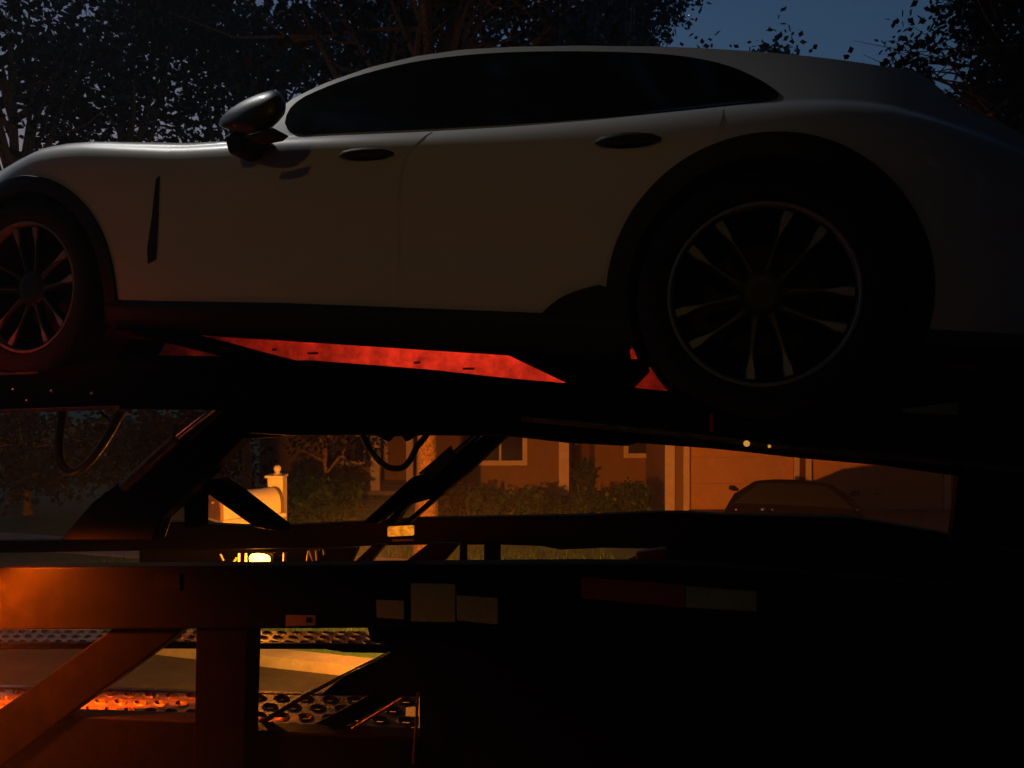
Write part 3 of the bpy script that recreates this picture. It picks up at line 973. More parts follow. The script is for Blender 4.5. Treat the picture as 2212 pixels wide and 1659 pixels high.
# wheels
RIM = .2636
def spoke_wheel(c, v0, phase, far=False):
    ctr = T(c[0], v0, c[1])
    ax = -NX if not far else NX
    tr_ = .368
    prof = [(RIM + .004, -.02), (RIM + .012, .012), (RIM + .045, .024), (tr_ - .022, .020), (tr_ - .006, .0), (tr_, -.03), (tr_, -.21), (tr_ - .012, -.235), (RIM + .03, -.245)]
    wh = thing_part = MB().lathe(ctr, ax, prof, 64).build('wheel', TYRE, suv, smooth=True, angle=60)
    MB().lathe(ctr, ax, [(RIM + .005, -.015), (RIM + .006, .010), (RIM - .001, .013), (RIM - .0045, .010), (RIM - .008, -.02)], 96).build('rim_lip', ALLOYP, wh, smooth=True)
    MB().lathe(ctr, ax, [(RIM - .007, -.02), (RIM - .03, -.10), (RIM - .04, -.2)], 64).build('rim_barrel', ALLOYB, wh, smooth=True)
    MB().lathe(ctr, ax, [(.175, -.11), (.175, -.135), (.06, -.135)], 48).build('brake_disc', mat('brake_disc', (.02, .02, .02), .6, .4), wh, smooth=True)
    e1, e2 = AX, Vector((0, 0, 1))
    def pp(r, a, h): return ctr + (e1 * math.cos(a) + e2 * math.sin(a)) * r + ax * h
    sp, inl = MB(), []
    for k in range(5):
        pc = R(phase + 72 * k)
        for sgn in (-1, 1):
            at_ = pc + sgn * R(12.3)
            ah = pc + sgn * R(21)
            def cen(t):
                r = .055 + (RIM - .012 - .055) * t
                return r, ah + (at_ - ah) * (t ** .7)
            rows = []
            for t in np.linspace(0, 1, 13):
                r, a = cen(t)
                hw3 = .017 - .006 * math.sin(math.pi * min(1, t * 1.1)) + .006 * max(0, t - .7)
                h = -.022 + .022 * t ** 1.5
                da = hw3 / r
                rows.append([pp(r, a - da, h - .03), pp(r, a - da, h - .006), pp(r, a - da * .6, h), pp(r, a + da * .6, h), pp(r, a + da, h - .006), pp(r, a + da, h - .03)])
            sp.grid(rows)
            # polished inlay on the outer third
            rows = []
            for t in np.linspace(.10, .985, 16):
                r, a = cen(t)
                q = max(0, (t - .60) / .385)
                hw3 = .0009 + .0125 * min(1, q * 1.5)
                h = -.022 + .022 * t ** 1.5 + .0022
                da = hw3 / r
                rows.append([pp(r, a - da, h - .003), pp(r, a - da * .8, h), pp(r, a + da * .8, h), pp(r, a + da, h - .003)])
            sp.grid(rows)
            inl += list(range(len(sp.f) - 45, len(sp.f)))
    sp.lathe(ctr, ax, [(.075, -.05), (.072, -.026), (.05, -.018), (.034, -.020), (.001, -.018)], 32)
    so_ = sp.build('spokes', ALLOYB, wh, smooth=True, recalc=False, angle=35)
    so_.data.materials.append(ALLOYP)
    for k in inl:
        so_.data.polygons[k].material_index = 1
    return wh
spoke_wheel(HR, .0, 59.5)
spoke_wheel(HF, .0, 20)
for c in (HR, HF):
    spoke_wheel(c, 2 * CW, 10, far=True)
# door handles, black for the shade around them, and vent
def handle(pa, pb, rad, parent):
    A_, B_ = inv(*pa), inv(*pb)
    rows = []
    pts_ = []
    n = 9
    for i in range(n):
        t = i / (n - 1)
        u, w_ = A_[0] + (B_[0] - A_[0]) * t, A_[1] + (B_[1] - A_[1]) * t
        k = math.sin(math.pi * t) ** .5
        pts_.append((side_point(u, w_, .006 + .022 * k), rad * (.35 + .65 * k)))
    return MB().tube([p for p, _ in pts_], [r for _, r in pts_], 10).build('handle', CLAD, parent, smooth=True)
handle((738, 338), (852, 333), .016, d1)
handle((1288, 310), (1428, 302), .017, d2)
for dd, P in ((d1, [(738, 340), (770, 328), (830, 325), (852, 330), (830, 345), (770, 349)]), (d2, [(1288, 312), (1320, 297), (1400, 292), (1428, 299), (1400, 317), (1330, 322)])):
    patch(chaikin([inv(*p) for p in P], 2), .02, 'handle_shade_patch', dd, CLAD, .0035, .002)  # black patches paint the shade in the handle bowls
patch([inv(*p) for p in [(338, 386), (346, 380), (343, 470), (338, 560), (320, 570), (319, 535), (329, 470)]], .03, 'fender_vent', suv, CLAD, .003, .004)
# wing mirror, standing off the door on an arm
def mirror_part():
    ctr = tp(545, 247, -.12)
    up = Vector((0, 0, 1))
    rows = []
    O_ = [(470, 268), (478, 253), (493, 238), (525, 217), (562, 201), (596, 193), (613, 205), (620, 238), (604, 262), (577, 285), (538, 290), (505, 284), (480, 277)]
    O_ = chaikin(O_, 2)
    mid = Vector((548, 246))
    for s_, dv in ((1.0, -.02), (.985, .02), (.93, .05), (.75, .075), (.45, .09), (.05, .095)):
        rows.append([tp(mid.x + (p[0] - mid.x) * s_, mid.y + (p[1] - mid.y) * s_, -.15 + dv) for p in O_ + [O_[0]]])
    front = [[tp(mid.x + (p[0] - mid.x) * s_, mid.y + (p[1] - mid.y) * s_, -.15 + dv) for p in O_ + [O_[0]]] for s_, dv in ((1.0, -.02), (.97, -.05), (.88, -.07), (.65, -.088), (.35, -.095), (.03, -.097))]
    m = MB().grid(rows)
    m.grid(front[::-1])
    o = m.build('side_mirror', mat('mirror_shell', (.055, .052, .05), .42, coat=.3), suv, smooth=True, angle=70)  # shell colour darkened for the shade on its facing side
    MB().prism([tp(x, y, -.10) for x, y in [(482, 292), (505, 281), (545, 288), (560, 300), (533, 306), (520, 330), (492, 332)]], NX * .17).build('mirror_arm', CLAD, o, bevel=.012)
    MB().prism([tp(x, y, -.262) for x, y in [(520, 300 - 8), (540, 289), (590, 275), (575, 287), (545, 293)]], NX * .09).build('mirror_base', CLAD, o, bevel=.006)
    return o
mirror_part()

# ------------------------------------------------------------------ car hauler trailer
hauler = thing('car_hauler_trailer', 'two deck black steel car hauler trailer carrying the white car', 'trailer', T(-.8, .9, 0))
def plate(name, P, v, th=.08, m=None, bevel=.006, parent=None, rep=True):
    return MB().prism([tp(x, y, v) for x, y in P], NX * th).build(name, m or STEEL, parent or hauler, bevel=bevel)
# upper deck: near side beam, far side beam, wheel tracks, cross members
TOP = [(-320, 806), (80, 804), (227, 772), (350, 768), (483, 770), (600, 779), (663, 778), (907, 797), (1088, 817), (1230, 829), (1360, 838), (1457, 847), (1530, 862), (1700, 862), (2000, 858), (2320, 850)]
BOT = [(2320, 1052), (2073, 1029), (2013, 1021), (1908, 1006), (1728, 990), (1548, 970), (1372, 957), (1355, 964), (1224, 957), (1094, 942), (918, 941), (777, 939), (640, 942), (540, 936), (480, 886), (257, 884), (0, 892), (-320, 902)]
plate('upper_side_beam', TOP + BOT, .0, .075)
plate('beam_lip', [(-320, 893), (0, 884), (258, 876), (258, 885), (0, 893), (-320, 903)], -.022, .02, STEELR, .003)
plate('beam_lip', [(-320, 812), (0, 805), (82, 803), (82, 808), (0, 811), (-320, 818)], -.022, .02, STEELR, .003)
plate('ramp_brace', [(268, 706), (393, 717), (640, 782), (600, 798), (483, 771), (283, 722)], .03, .05)
# rounded edge tube along the rear half of the near beam
tubp = [tp(x, y, -.012) for x, y in [(1128, 904), (1250, 915), (1400, 930), (1560, 948), (1640, 960), (1760, 973), (1950, 988), (2320, 1025)]]
MB().tube(tubp, .011, 10).build('edge_tube', STEELR, hauler, smooth=True)
def deckw(u): return float(HR[1]) - .372 - (u - float(HR[0])) * PITCH
for va, vb in ((.08, .46), (1.42, 1.82)):
    rows = []
    for u in np.linspace(-3.9, 1.4, 40):
        d = deckw(u)
        rows.append([T(u, va, d + .03), T(u, va + .02, d), T(u, vb - .02, d), T(u, vb, d + .03)])
    MB().grid(rows).build('wheel_track', GALV, hauler, recalc=False)
m = MB()
for u in np.arange(-3.7, 1.3, .62):
    d = deckw(u) - .05
    m.box(T(u, .93, d - .01), AX * .035, NX * .85, (0, 0, .035))
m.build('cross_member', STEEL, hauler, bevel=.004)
# perforated plate along the far edge of the upper deck, lit red from below the car
m = MB()
rg = random.Random(2)
UP = uw(1462, 820, 1.40)[0]
m.prism([T(u, 1.40, w_) for u, w_ in [(-5.2, deckw(-5.2) - .1), (UP, deckw(UP) - .1), (UP, deckw(UP) + .29), (-5.2, deckw(-5.2) + .29)]], NX * .03)
m.build('far_side_plate', mat('scuffed_red_deck', (0.42, 0.30, 0.28), 0.6, noise=0.5, scale=9, bump=.4, bscale=25), hauler)
for k in range(6):
    u = -2.7 + k * .31 + rg.uniform(-.03, .03)
    z = deckw(u) + .13 + rg.uniform(-.05, .06)
    MB().box(T(u, 1.396, z), AX * rg.uniform(.012, .04), NX * .004, (0, 0, .006)).build('slot', STEEL, hauler)
plate('dark_block_plate', [(1088, 763), (1200, 772), (1300, 776), (1384, 776), (1398, 802), (1352, 848), (1236, 838), (1226, 829)], .75, .10)  # dark plate added to end the red strip below the sill flare
MB().prism([T(u, 1.93, w_) for u, w_ in [(UP + .01, deckw(UP) - .1), (2.4, deckw(2.4) - .1), (2.4, deckw(2.4) + .45), (UP + .01, deckw(UP) + .42)]], NX * .03).build('far_side_panel', STEEL, hauler)
# hydraulic rams and struts under the upper deck, front pair
plate('front_strut', [(128, 1168), (200, 1084), (275, 1028), (470, 878), (560, 880), (525, 945), (430, 1042), (345, 1123), (330, 1168)], .10, .07)
plate('front_strut_web', [(470, 878), (640, 890), (600, 944), (520, 950)], .12, .05)
MB().tube([tp(268, 1052, .03), tp(383, 946, .03)], .022, 16).build('ram_cylinder', STEELR, hauler, smooth=True)
MB().tube([tp(383, 946, .03), tp(476, 872, .03)], .012, 12).build('ram_rod', RODM, hauler, smooth=True)
for a, b in (((401, 942), (478, 876)), ((409, 950), (486, 880))):
    MB().tube([tp(*a, .06), tp(*b, .06)], .005, 8).build('pressure_line', RUBBER, hauler, smooth=True)
plate('diagonal_brace', [(424, 1048), (436, 1034), (470, 1034), (502, 1053), (609, 1136), (610, 1150), (548, 1139), (432, 1056)], .2, .06)
plate('short_post', [(397, 1040), (431, 1040), (429, 1140), (397, 1140)], .22, .06)
# rear pair
plate('rear_strut', [(781, 1130), (887, 1033), (911, 1023), (985, 968), (1019, 940), (1034, 940), (905, 1056), (868, 1090), (838, 1112), (812, 1133)], .30, .05)
plate('rear_strut', [(826, 1133), (846, 1112), (905, 1046), (1010, 965), (1044, 940), (1092, 942), (1009, 1021), (946, 1073), (905, 1085), (884, 1090), (866, 1108), (850, 1133)], .34, .06)
plate('rear_strut', [(866, 1133), (908, 1096), (946, 1062), (952, 1070), (905, 1110), (882, 1133)], .31, .05)
MB().tube([tp(921, 1030, .27), tp(981, 978, .27)], .017, 14).build('ram_cylinder', STEELR, hauler, smooth=True)
MB().tube([tp(981, 978, .27), tp(1030, 938, .27)], .009, 12).build('ram_rod', RODM, hauler, smooth=True)
MB().tube([tp(908, 1024, .28), tp(975, 966, .28)], .007, 8).build('pressure_line', RODM, hauler, smooth=True)
def catmull(P, n=6):
    P = [Vector(p) for p in P]
    out = []
    for i in range(len(P) - 1):
        a, b, c, d = P[max(i - 1, 0)], P[i], P[i + 1], P[min(i + 2, len(P) - 1)]
        for k in range(n):
            t = k / n
            out.append(.5 * ((2 * b) + (c - a) * t + (2 * a - 5 * b + 4 * c - d) * t * t + (3 * b - a - 3 * c + d) * t ** 3))
    out.append(P[-1])
    return out
MB().tube(catmull([tp(x, y, .12) for x, y in [(136, 878), (134, 905), (128, 951), (130, 993), (149, 1018), (173, 1014), (201, 988), (233, 942), (262, 890)]]), .017, 12).build('hose', RUBBER, hauler, smooth=True)
MB().tube(catmull([tp(x, y, .2) for x, y in [(778, 925), (784, 940), (802, 975), (822, 998), (844, 1011), (869, 1010), (886, 993), (901, 965), (919, 943), (926, 930)]]), .0115, 12).build('hose', RUBBER, hauler, smooth=True)
MB().tube([tp(212, 884, .11), tp(241, 912, .11), tp(252, 893, .11)], .006, 8).build('bracket', STEELR, hauler, smooth=True)
plate('bracket', [(800, 936), (838, 955), (848, 944), (866, 942), (876, 955), (910, 936)], .22, .02)
# far side rail of the lower deck
R1T = [(-330, 1190), (0, 1168), (130, 1166), (330, 1126), (397, 1128), (427, 1131), (547, 1137), (607, 1135), (664, 1133), (781, 1127), (891, 1120), (947, 1119), (1179, 1115), (1300, 1112), (1406, 1107), (1470, 1107), (1566, 1113), (1848, 1119), (2058, 1156), (2320, 1205)]
R1B = [(2320, 1245), (1700, 1190), (1300, 1184), (1210, 1188), (1170, 1180), (1075, 1177), (925, 1177), (805, 1179), (700, 1184), (514, 1187), (300, 1190), (-330, 1200)]
VR = 1.60
plate('far_rail', R1T + R1B, VR, .07)
for P in ([(992, 1172), (1003, 1172), (1003, 1230), (992, 1230)], [(1045, 1172), (1076, 1172), (1076, 1230), (1045, 1230)]):
    plate('rail_post', P, 1.45, .05)
plate('lower_strut', [(805, 1176), (830, 1176), (790, 1226), (752, 1226)], 1.2, .05)
plate('lower_strut', [(925, 1174), (992, 1174), (946, 1226), (858, 1226)], 1.2, .05)
plate('lower_strut', [(690, 1186), (770, 1184), (752, 1226), (660, 1230)], 1.75, .05)
plate('lower_strut', [(704, 1186), (800, 1180), (752, 1226), (664, 1230)], 1.2, .03) if False else None
plate('black_cover_plate', [(2072, 1015), (2330, 1030), (2330, 1330), (2052, 1250), (2058, 1150)], 1.3, .08)  # black plate added to cover the lit driveway beyond the rail
plate('edge_strip', [(2145, 1177), (2212, 1192), (2270, 1206), (2270, 1212), (2212, 1199), (2160, 1185)], -.03, .01, GALV, .002)
for x, y, r_ in ((1613, 958, .009), (1662, 964, .0045)):  # glowing studs stand in for two glints reflected on the edge tube
    MB().lathe(tp(x, y, -.026), -NX, [(r_, 0), (r_, .004), (r_ * .6, .008), (.0004, .009)], 14).build('glint_stud', emit('glint_glow', (1.0, .45, .08), .55), hauler, smooth=True)
# lit rods of the far guard around the amber lamp
rodm = mat('cream_painted_rod', (0.42, 0.36, 0.28), 0.5, noise=.1, scale=20)
for a, b, r_ in [((476, 1197), (483, 1211), 2.2), ((497, 1223), (511, 1206), 2.6), ((516, 1195), (516, 1223), 2.6), ((531, 1195), (531, 1223), 2.2), ((534, 1223), (546, 1203), 1.6), ((616, 1194), (615, 1219), 4.2), ((661, 1226), (667, 1190), 2.6), ((669, 1190), (678, 1215), 2.6), ((683, 1190), (685, 1211), 2.6), ((699, 1188), (701, 1198), 2.4)]:
    MB().tube([tp(*a, 1.68), tp(*b, 1.68)], r_ / FPX * 4.8, 8).build('guard_rod', rodm, hauler, smooth=True)
# amber lamp on the far side of the lower deck: it lights the mailbox, the trunk and the house
AMB = (1.0, 0.27, 0.018)
lp = tp(562, 1207, 1.72)
m = MB()
for sy in (1, -1):
    rows = []
    for k in range(13):
        a = math.pi * k / 12
        rr_ = max(.0004, math.sin(a)) ** .55
        rows.append([lp + AX * (-.075 * math.cos(a)) + NX * (-sy * .030 * rr_ * max(0, math.sin(b))) + Vector((0, 0, .034 * rr_ * math.cos(b))) for b in np.linspace(0, math.pi, 11)])
    m.grid(rows)
    break
ml = m.build('marker_lamp', emit('amber_lamp_lens', (1.0, .50, .06), 12.0), hauler, smooth=True)
tag(ml, 'lit amber lamp under the far rail')
MB().box(lp + NX * .022, AX * .09, NX * .012, (0, 0, .042)).build('lamp_housing', STEEL, ml, bevel=.004)
MB().prism([lp + AX * a + NX * b + Vector((0, 0, .046)) for a, b in ((-.12, .215), (.12, .215), (.16, .62), (-.16, .62))], Vector((0, 0, .008))).build('lamp_visor', STEEL, ml)
lamp('marker_lamp_light', 'SPOT', lp + NX * .36, 1450, (1.0, .21, .013), .05, ml, aim=at(1950, 1060, 15.0), cone=140)
plate('guard_plate', [(300, 1186), (760, 1180), (748, 1232), (300, 1236)], 1.93, .02)
lamp('marker_lamp_outer', 'POINT', lp + NX * .36 + Vector((0, 0, .0)), 430, (1.0, .34, .03), .05, ml)
lamp('marker_lamp_glow', 'POINT', lp + NX * -.10, 17, AMB, .03, ml)
# amber reflector lens on the near face of the far rail, made to glow by patchy emission
plate('marker_lamp', [(836, 1138), (893, 1135), (893, 1157), (836, 1160)], VR - .02, .018, emit('glowing_reflector', (1.0, .36, .02), .62), .008)
am = MATS['glowing_reflector'].node_tree
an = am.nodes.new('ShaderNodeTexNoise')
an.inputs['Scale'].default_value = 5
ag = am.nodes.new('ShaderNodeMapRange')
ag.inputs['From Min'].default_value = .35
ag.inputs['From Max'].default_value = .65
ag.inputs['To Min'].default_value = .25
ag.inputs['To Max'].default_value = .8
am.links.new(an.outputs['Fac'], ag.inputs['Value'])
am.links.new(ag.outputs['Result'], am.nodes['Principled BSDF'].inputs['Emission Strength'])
plate('reflector_strip', [(846, 1166), (894, 1165), (894, 1169), (846, 1170)], VR - .015, .012, GALV, .002)
# near frame of the lower deck
FB = [(-330, 1232), (0, 1226), (700, 1222), (1240, 1219), (1500, 1222), (2320, 1290), (2320, 1420), (1500, 1352), (1100, 1356), (700, 1358), (-330, 1362)]
plate('lower_side_beam', FB, -.02, .08)
plate('frame_post', [(423, 1350), (535, 1350), (535, 1380), (529, 1580), (529, 1720), (415, 1720), (420, 1540)], -.01, .08)
plate('frame_diagonal', [(250, 1352), (405, 1352), (340, 1403), (143, 1547), (0, 1656), (-90, 1720), (-280, 1720), (77, 1479)], .0, .06)
plate('bottom_rail', [(-300, 1548), (143, 1548), (420, 1558), (530, 1578), (760, 1589), (905, 1594), (910, 1760), (-300, 1760)], .02, .08)
plate('side_panel', [(838, 1353), (1100, 1353), (1500, 1348), (2320, 1415), (2320, 1800), (905, 1800), (905, 1490), (868, 1440)], .03, .05)
MB().tube([tp(903, 1496, .012), tp(897, 1590, .012), tp(893, 1650, .012)], .005, 6).build('panel_edge', STEELR, hauler)
# wheel tracks of the lower deck: pierced plates with raised rims
def pierced(name, cs, nu, nv, m, hole=.66, rise=.006):
    """cs: four corners (near-left, near-right, far-right, far-left); nu by nv holes"""
    cs = [Vector(c) for c in cs]
    def q(s_, t): 
        return (cs[0] * (1 - s_) + cs[1] * s_) * (1 - t) + (cs[3] * (1 - s_) + cs[2] * s_) * t
    up = (cs[1] - cs[0]).cross(cs[3] - cs[0]).normalized()
    if up.z < 0: up = -up
    mb = MB()
    K = 12
    for j in range(nv):
        for i in range(nu):
            sh_ = 0.5 if j % 2 else 0.0
            ci = (i + .5 + sh_) / (nu + .5)
            cj = (j + .5) / nv
            hi_, hj = .5 / (nu + .5), .5 / nv
            ring0, ring1, ring2, ring3 = [], [], [], []
            for k in range(K):
                a = 2 * math.pi * k / K + .2618
                ca, sa = math.cos(a), math.sin(a)
                mx = max(abs(ca), abs(sa))
                ring0.append(q(ci + hi_ * ca / mx, cj + hj * sa / mx))
                ring1.append(q(ci + hi_ * hole * 1.15 * ca, cj + hj * hole * 1.15 * sa))
                ring2.append(q(ci + hi_ * hole * .95 * ca, cj + hj * hole * .95 * sa) + up * rise)
                ring3.append(q(ci + hi_ * hole * .88 * ca, cj + hj * hole * .88 * sa) - up * .012)
            mb.add(ring0 + ring1 + ring2 + ring3, [(r_ * K + k, r_ * K + (k + 1) % K, (r_ + 1) * K + (k + 1) % K, (r_ + 1) * K + k) for r_ in range(3) for k in range(K)])
    return mb.build(name, m, hauler, recalc=False, smooth=False)
pierced('lower_track', [tp(-180, 1540, .05), tp(905, 1597, .05), tp(905, 1506, .42), tp(-180, 1486, .42)], 24, 4, GALV)
plate('track_edge', [(-180, 1480), (215, 1488), (415, 1495), (905, 1503), (905, 1508), (415, 1501), (215, 1494), (-180, 1486)], .425, .03, GALV, .003)
plate('track_edge', [(-180, 1533), (300, 1530), (300, 1537), (-180, 1541)], .30, .02, GALV, .003)
pierced('lower_track', [tp(-60, 1392, 1.0), tp(838, 1396, 1.0), tp(806, 1364, 1.38), tp(-60, 1360, 1.38)], 30, 3, GALV)
plate('track_edge', [(-60, 1390), (372, 1388), (745, 1392), (838, 1396), (838, 1412), (742, 1410), (700, 1403), (372, 1402), (-60, 1404)], .98, .03)
MB().tube([tp(536, 1573, .10), tp(582, 1551, .11), tp(665, 1499, .2), tp(738, 1462, .5), tp(838, 1412, .9)], .009, 8).build('ramp_edge', GALV, hauler, smooth=True)
plate('ramp_plate', [(740, 1572), (876, 1500), (800, 1500), (665, 1572)], .12, .012, STEEL, .003)
MB().tube([tp(760, 1574, .08), tp(878, 1503, .10)], .006, 8).build('ramp_edge', GALV, hauler, smooth=True)
plate('corner_gusset', [(792, 1353), (846, 1353), (874, 1440), (908, 1492), (908, 1505), (690, 1502), (738, 1463), (842, 1411), (835, 1396), (800, 1388)], .085, .03)
plate('tag_plate', [(617, 1329), (682, 1330), (682, 1351), (617, 1354)], -.026, .005, mat('pale_tag', (.16, .14, .12), .5, spec=.1, noise=.1, scale=30), .002)
plate('tag_hole', [(662, 1334), (672, 1334), (673, 1345), (661, 1345)], -.0275, .002, STEEL, 0)
for i, u in enumerate((-.4, .2)):
    pass
# lower inner floor of the drop deck (under the dark car)
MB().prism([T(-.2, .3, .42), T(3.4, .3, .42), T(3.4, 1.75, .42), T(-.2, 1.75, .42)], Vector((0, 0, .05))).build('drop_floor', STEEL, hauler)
# reflective tape on the near frame
def tape(P, m, lab):
    o = plate('reflective_tape', P, -.024, .003, m, .0)
    tag(o, lab)
tape([(812, 1296), (872, 1298), (872, 1338), (814, 1334)], TAPEW, 'dull white tape square')
tape([(887, 1260), (983, 1262), (983, 1344), (888, 1342)], TAPEW, 'large dull white tape square')
tape([(986, 1286), (1075, 1292), (1075, 1349), (987, 1340)], TAPEW, 'slanted dull white tape square')
tape([(1255, 1247), (1478, 1264), (1478, 1312), (1256, 1292)], TAPER, 'dark red tape strip')
tape([(1481, 1266), (1634, 1278), (1634, 1321), (1481, 1312)], TAPEW, 'pale tape strip')
tape([(333, 1240), (388, 1240), (388, 1275), (334, 1276)], mat('dimmed_tape', (.006, .0045, .003), .7, noise=.2, scale=60, spec=.02), 'small dull tape square')  # tape colour darkened to dim it under the side lamp
plate('deck_tag', [(1945, 884), (2072, 868), (2070, 896), (1960, 892)], -.012, .01, TAPEW, .003)
plate('side_marker', [(1533, 892), (1541, 892), (1542, 934), (1532, 934)], -.02, .018, mat('red_marker_lens', (.5, .03, .02), .2, coat=1), .004)
# bolts on the left beam
m = MB()
for x, y in ((114, 845), (200, 850), (60, 866), (30, 842)):
    m.lathe(tp(x, y, -.006), -NX, [(.008, 0), (.008, .006), (.004, .009), (.0005, .0095)], 10)
m.build('bolt', RODM, hauler, smooth=True)
# trailer wheel, black and in the dark
for px in (1500, 2050):
    c = tp(px, 1700, .12)
    simple_wheel(hauler, Vector((c.x, c.y, .40)), NX, .40, .24)
for u in (.75, 1.6):
    simple_wheel(hauler, T(u, 1.7, .40), NX, .40, .24)
# red lamp slung under the upper deck between the beams
rl = T(-2.2, .78, deckw(-2.2) + .0)
ro = MB().box(rl, AX * 1.4, NX * .012, (0, 0, .012)).build('deck_lamp', emit('red_lamp_lens', (1, .03, .012), 3.0), hauler)
lo = lamp('deck_lamp_light', 'AREA', rl + NX * .02, 16.0, (1.0, .05, .018), .03, ro)
lo.data.shape = 'RECTANGLE'
lo.data.size = 2.8
lo.data.size_y = .03
zax = -(NX + Vector((0, 0, .75))).normalized()
yax = zax.cross(AX).normalized()
lo.rotation_euler = Matrix((AX, yax, zax)).transposed().to_euler()
rows = []
for u in np.linspace(-3.9, 1.4, 12):
    rows.append([T(u, .44, deckw(u) - .015), T(u, 1.44, deckw(u) - .015)])
MB().grid(rows).build('light_stop_plate', STEEL, hauler, recalc=False)  # unseen plate added between the tracks to keep amber light off the underbody
# lit red and amber side lamps further forward along the near rail, left of the picture
for nm, P, e, c_, em, aim_ in (('side_lamp', (-80, 1205, -.14), 900.0, (1.0, .11, .001), (1, .25, .03), (.35, .35, -1)), ('side_lamp', (-160, 760, -.30), .12, (1.0, .07, .01), (1, .06, .02), None)):
    q = tp(*P)
    so = MB().lathe(q, -NX, [(.05, -.03), (.05, 0), (.042, .02), (.02, .03), (.001, .032)], 20).build(nm, emit('side_lamp_lens_%d' % int(e * 10), em, 8.0), hauler, smooth=True)
    MB().box(q - AX * .45 + NX * .03, AX * .40, NX * .012, (0, 0, .02)).build('lamp_arm', STEEL, hauler)
    if aim_:
        p0 = q - NX * .12 + Vector((0, 0, -.02))
        lamp('side_lamp_light', 'SPOT', p0, e, c_, .05, so, aim=p0 + AX * aim_[0] + NX * aim_[1] + Vector((0, 0, aim_[2])), cone=150)
    else:
        lamp('side_lamp_light', 'POINT', q - NX * .12, e, c_, .04, so)

# ------------------------------------------------------------------ dark car on the lower deck
dk = thing('dark_hatchback', 'black hatchback on the lower deck, almost lost in the dark', 'car', T(1.4, 1.05, .47))
DW = .82
def dfr(u, y, z): return T(u, 1.06 + y, z)
def du(px, py, v=.45): return uw(px, py, v)
zr = du(1600, 1122)[1]
u_t = du(1215, 1205)[0]
zr = uw(1600, 1118, 1.55)[1]
SD = [(u_t, .75, zr - .34, zr - .32, .80, .7), (u_t + .06, .66, zr - .30, zr - .26, .93, .74), (u_t + .14, .62, zr - .28, zr - .22, .98, .76), (u_t + .26, .60, zr - .30, zr - .10, 1, .76), (u_t + .42, .60, zr - .30, zr - .02, 1, .76), (u_t + .8, .60, zr - .30, zr, 1, .76), (u_t + 1.4, .60, zr - .30, zr - .01, 1, .76), (u_t + 1.75, .60, zr - .30, zr - .06, 1, .76), (u_t + 2.2, .60, zr - .31, zr - .32, 1, .8), (u_t + 2.5, .60, zr - .33, zr - .31, 1, .8), (u_t + 3.1, .60, zr - .40, zr - .40, .98, .6), (u_t + 3.5, .64, zr - .5, zr - .5, .92, .6), (u_t + 3.62, .74, zr - .62, zr - .62, .82, .6)]
lofted_car(dk, dfr, SD, DW, BLACKP)
tl = MB().prism([tp(x, y, .33) for x, y in [(1370, 1196), (1438, 1186), (1441, 1214), (1380, 1216)]], NX * .06)
tl.build('tail_lamp', mat('dull_red_lens', (.12, .01, .008), .45, spec=.2), dk, bevel=.01)
DKP = mat('dull_black_car_paint', (0.005, 0.005, 0.005), 0.55, spec=0.0)
for o_ in dk.children:
    if o_.name.startswith('body'):
        o_.data.materials[0] = DKP
for sg in (-1, 1):
    rows = []
    for t in (.16, .4, .62, .8):
        z = zr - .30 + .30 * (t ** .9)
        y = sg * (DW * (.90 * (1 - t) + .76 * t) + .010)
        rows.append([dfr(u, y, z) for u in np.linspace(u_t + .5 + .1 * t, u_t + 2.0 - .3 * t, 8)])
    MB().grid(rows).build('side_window', TINT, dk, smooth=True)
for u in (u_t + .62, u_t + 2.9):
    for y in (-DW + .1, DW - .1):
        simple_wheel(dk, dfr(u, y, .78), NX, .31, .2)

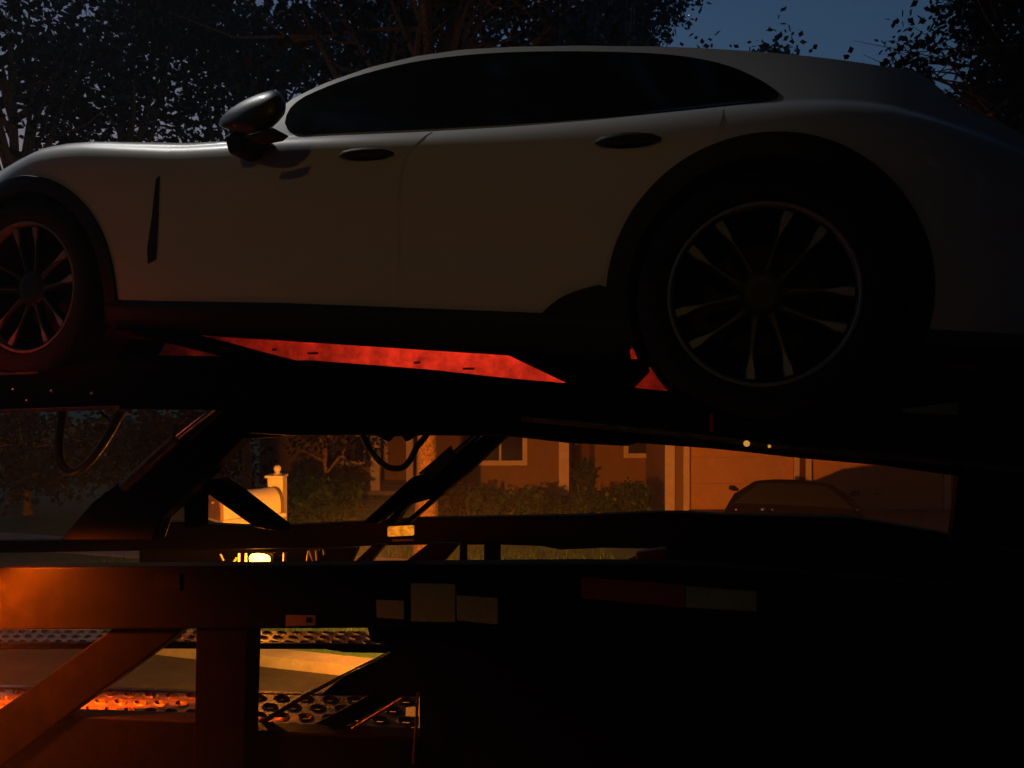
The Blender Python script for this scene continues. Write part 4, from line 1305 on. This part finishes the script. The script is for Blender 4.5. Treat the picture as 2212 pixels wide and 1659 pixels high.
# ------------------------------------------------------------------ lamps added outside the picture, assumed from the light on the car: a cold street lamp at the left over
# the bonnet, and a weak orange fill lamp behind the viewer, put in to warm the near side
def added_lamp(label, foot, head, lens, lm):
    foot, head = Vector(foot), Vector(head)
    t = thing('added_lamp', label, 'street lamp', foot, 'added lamps out of view')
    top = Vector((foot.x, foot.y, head.z - 1.1))
    MB().tube([foot, foot.lerp(top, .5), top], [.09, .075, .055], 14).build('pole', STEELR, t, smooth=True)
    d = (head - top)
    MB().tube(catmull([top - Vector((0, 0, .1)), top + Vector((d.x * .12, d.y * .12, .55)), top + Vector((d.x * .5, d.y * .5, 1.0)), head]), .035, 10).build('arm', STEELR, t, smooth=True)
    f = Vector((d.x, d.y, 0)).normalized()
    g = Vector((-f.y, f.x, 0))
    hd = MB().box(head, f * .33, g * .12, (0, 0, .05)).build('lamp_head', STEEL, t, bevel=.03)
    MB().box(head + Vector((0, 0, -.065)), f * .26, g * .08, (0, 0, .012)).build('lens', lens, hd)
    lamp('added_lamp_light', 'SPOT', head + Vector((0, 0, -.15)), lm[0], lm[1], .09, hd, aim=lm[2], cone=lm[3])
added_lamp('added tall street lamp out of view, its cold white head leaning over the bonnet of the white car', (-7.4, 8.9, 0), (-4.66, 4.97, 9.3), emit('cold_lamp_lens', (.9, .96, 1.0), 10), (720, (1.0, .97, .92), (-2.4, 3.2, 3.2), 54))
added_lamp('added weak orange fill lamp out of view on the near side of the trailer', (-2.4, -7.4, 0), (-2.0, -5.2, 5.6), emit('warm_fill_lens', (1.0, .55, .15), 4), (50, (1.0, .55, .06), (-.75, 2.6, 2.75), 31))

# ------------------------------------------------------------------ one bright star low in the open sky
st = MB().lathe(at(1488, 33, 1400), (0, 0, 1), [(1.2 * math.sin(R(a)) + .001, 1.2 * -math.cos(R(a))) for a in range(0, 181, 30)], 12).build('star', emit('star_light', (.8, .9, 1.0), .6), smooth=True)
tag(st, kind='structure')

# ------------------------------------------------------------------ thin volume added to imitate the orange lens veil at the left
hz = MB().abox(-610, 610, -310, 960, -1.2, 27).build('veil_volume', STEEL)
hm = bpy.data.materials.new('veil_glow')
hm.use_nodes = True
n = hm.node_tree
for x in list(n.nodes):
    if x.type != 'OUTPUT_MATERIAL':
        n.nodes.remove(x)
pv = n.nodes.new('ShaderNodeVolumePrincipled')
pv.inputs['Color'].default_value = (.9, .9, .9, 1)
pv.inputs['Density'].default_value = 0.0034
n.links.new(pv.outputs[0], n.nodes['Material Output'].inputs['Volume'])
hz.data.materials[0] = hm
tag(hz, kind='stuff')
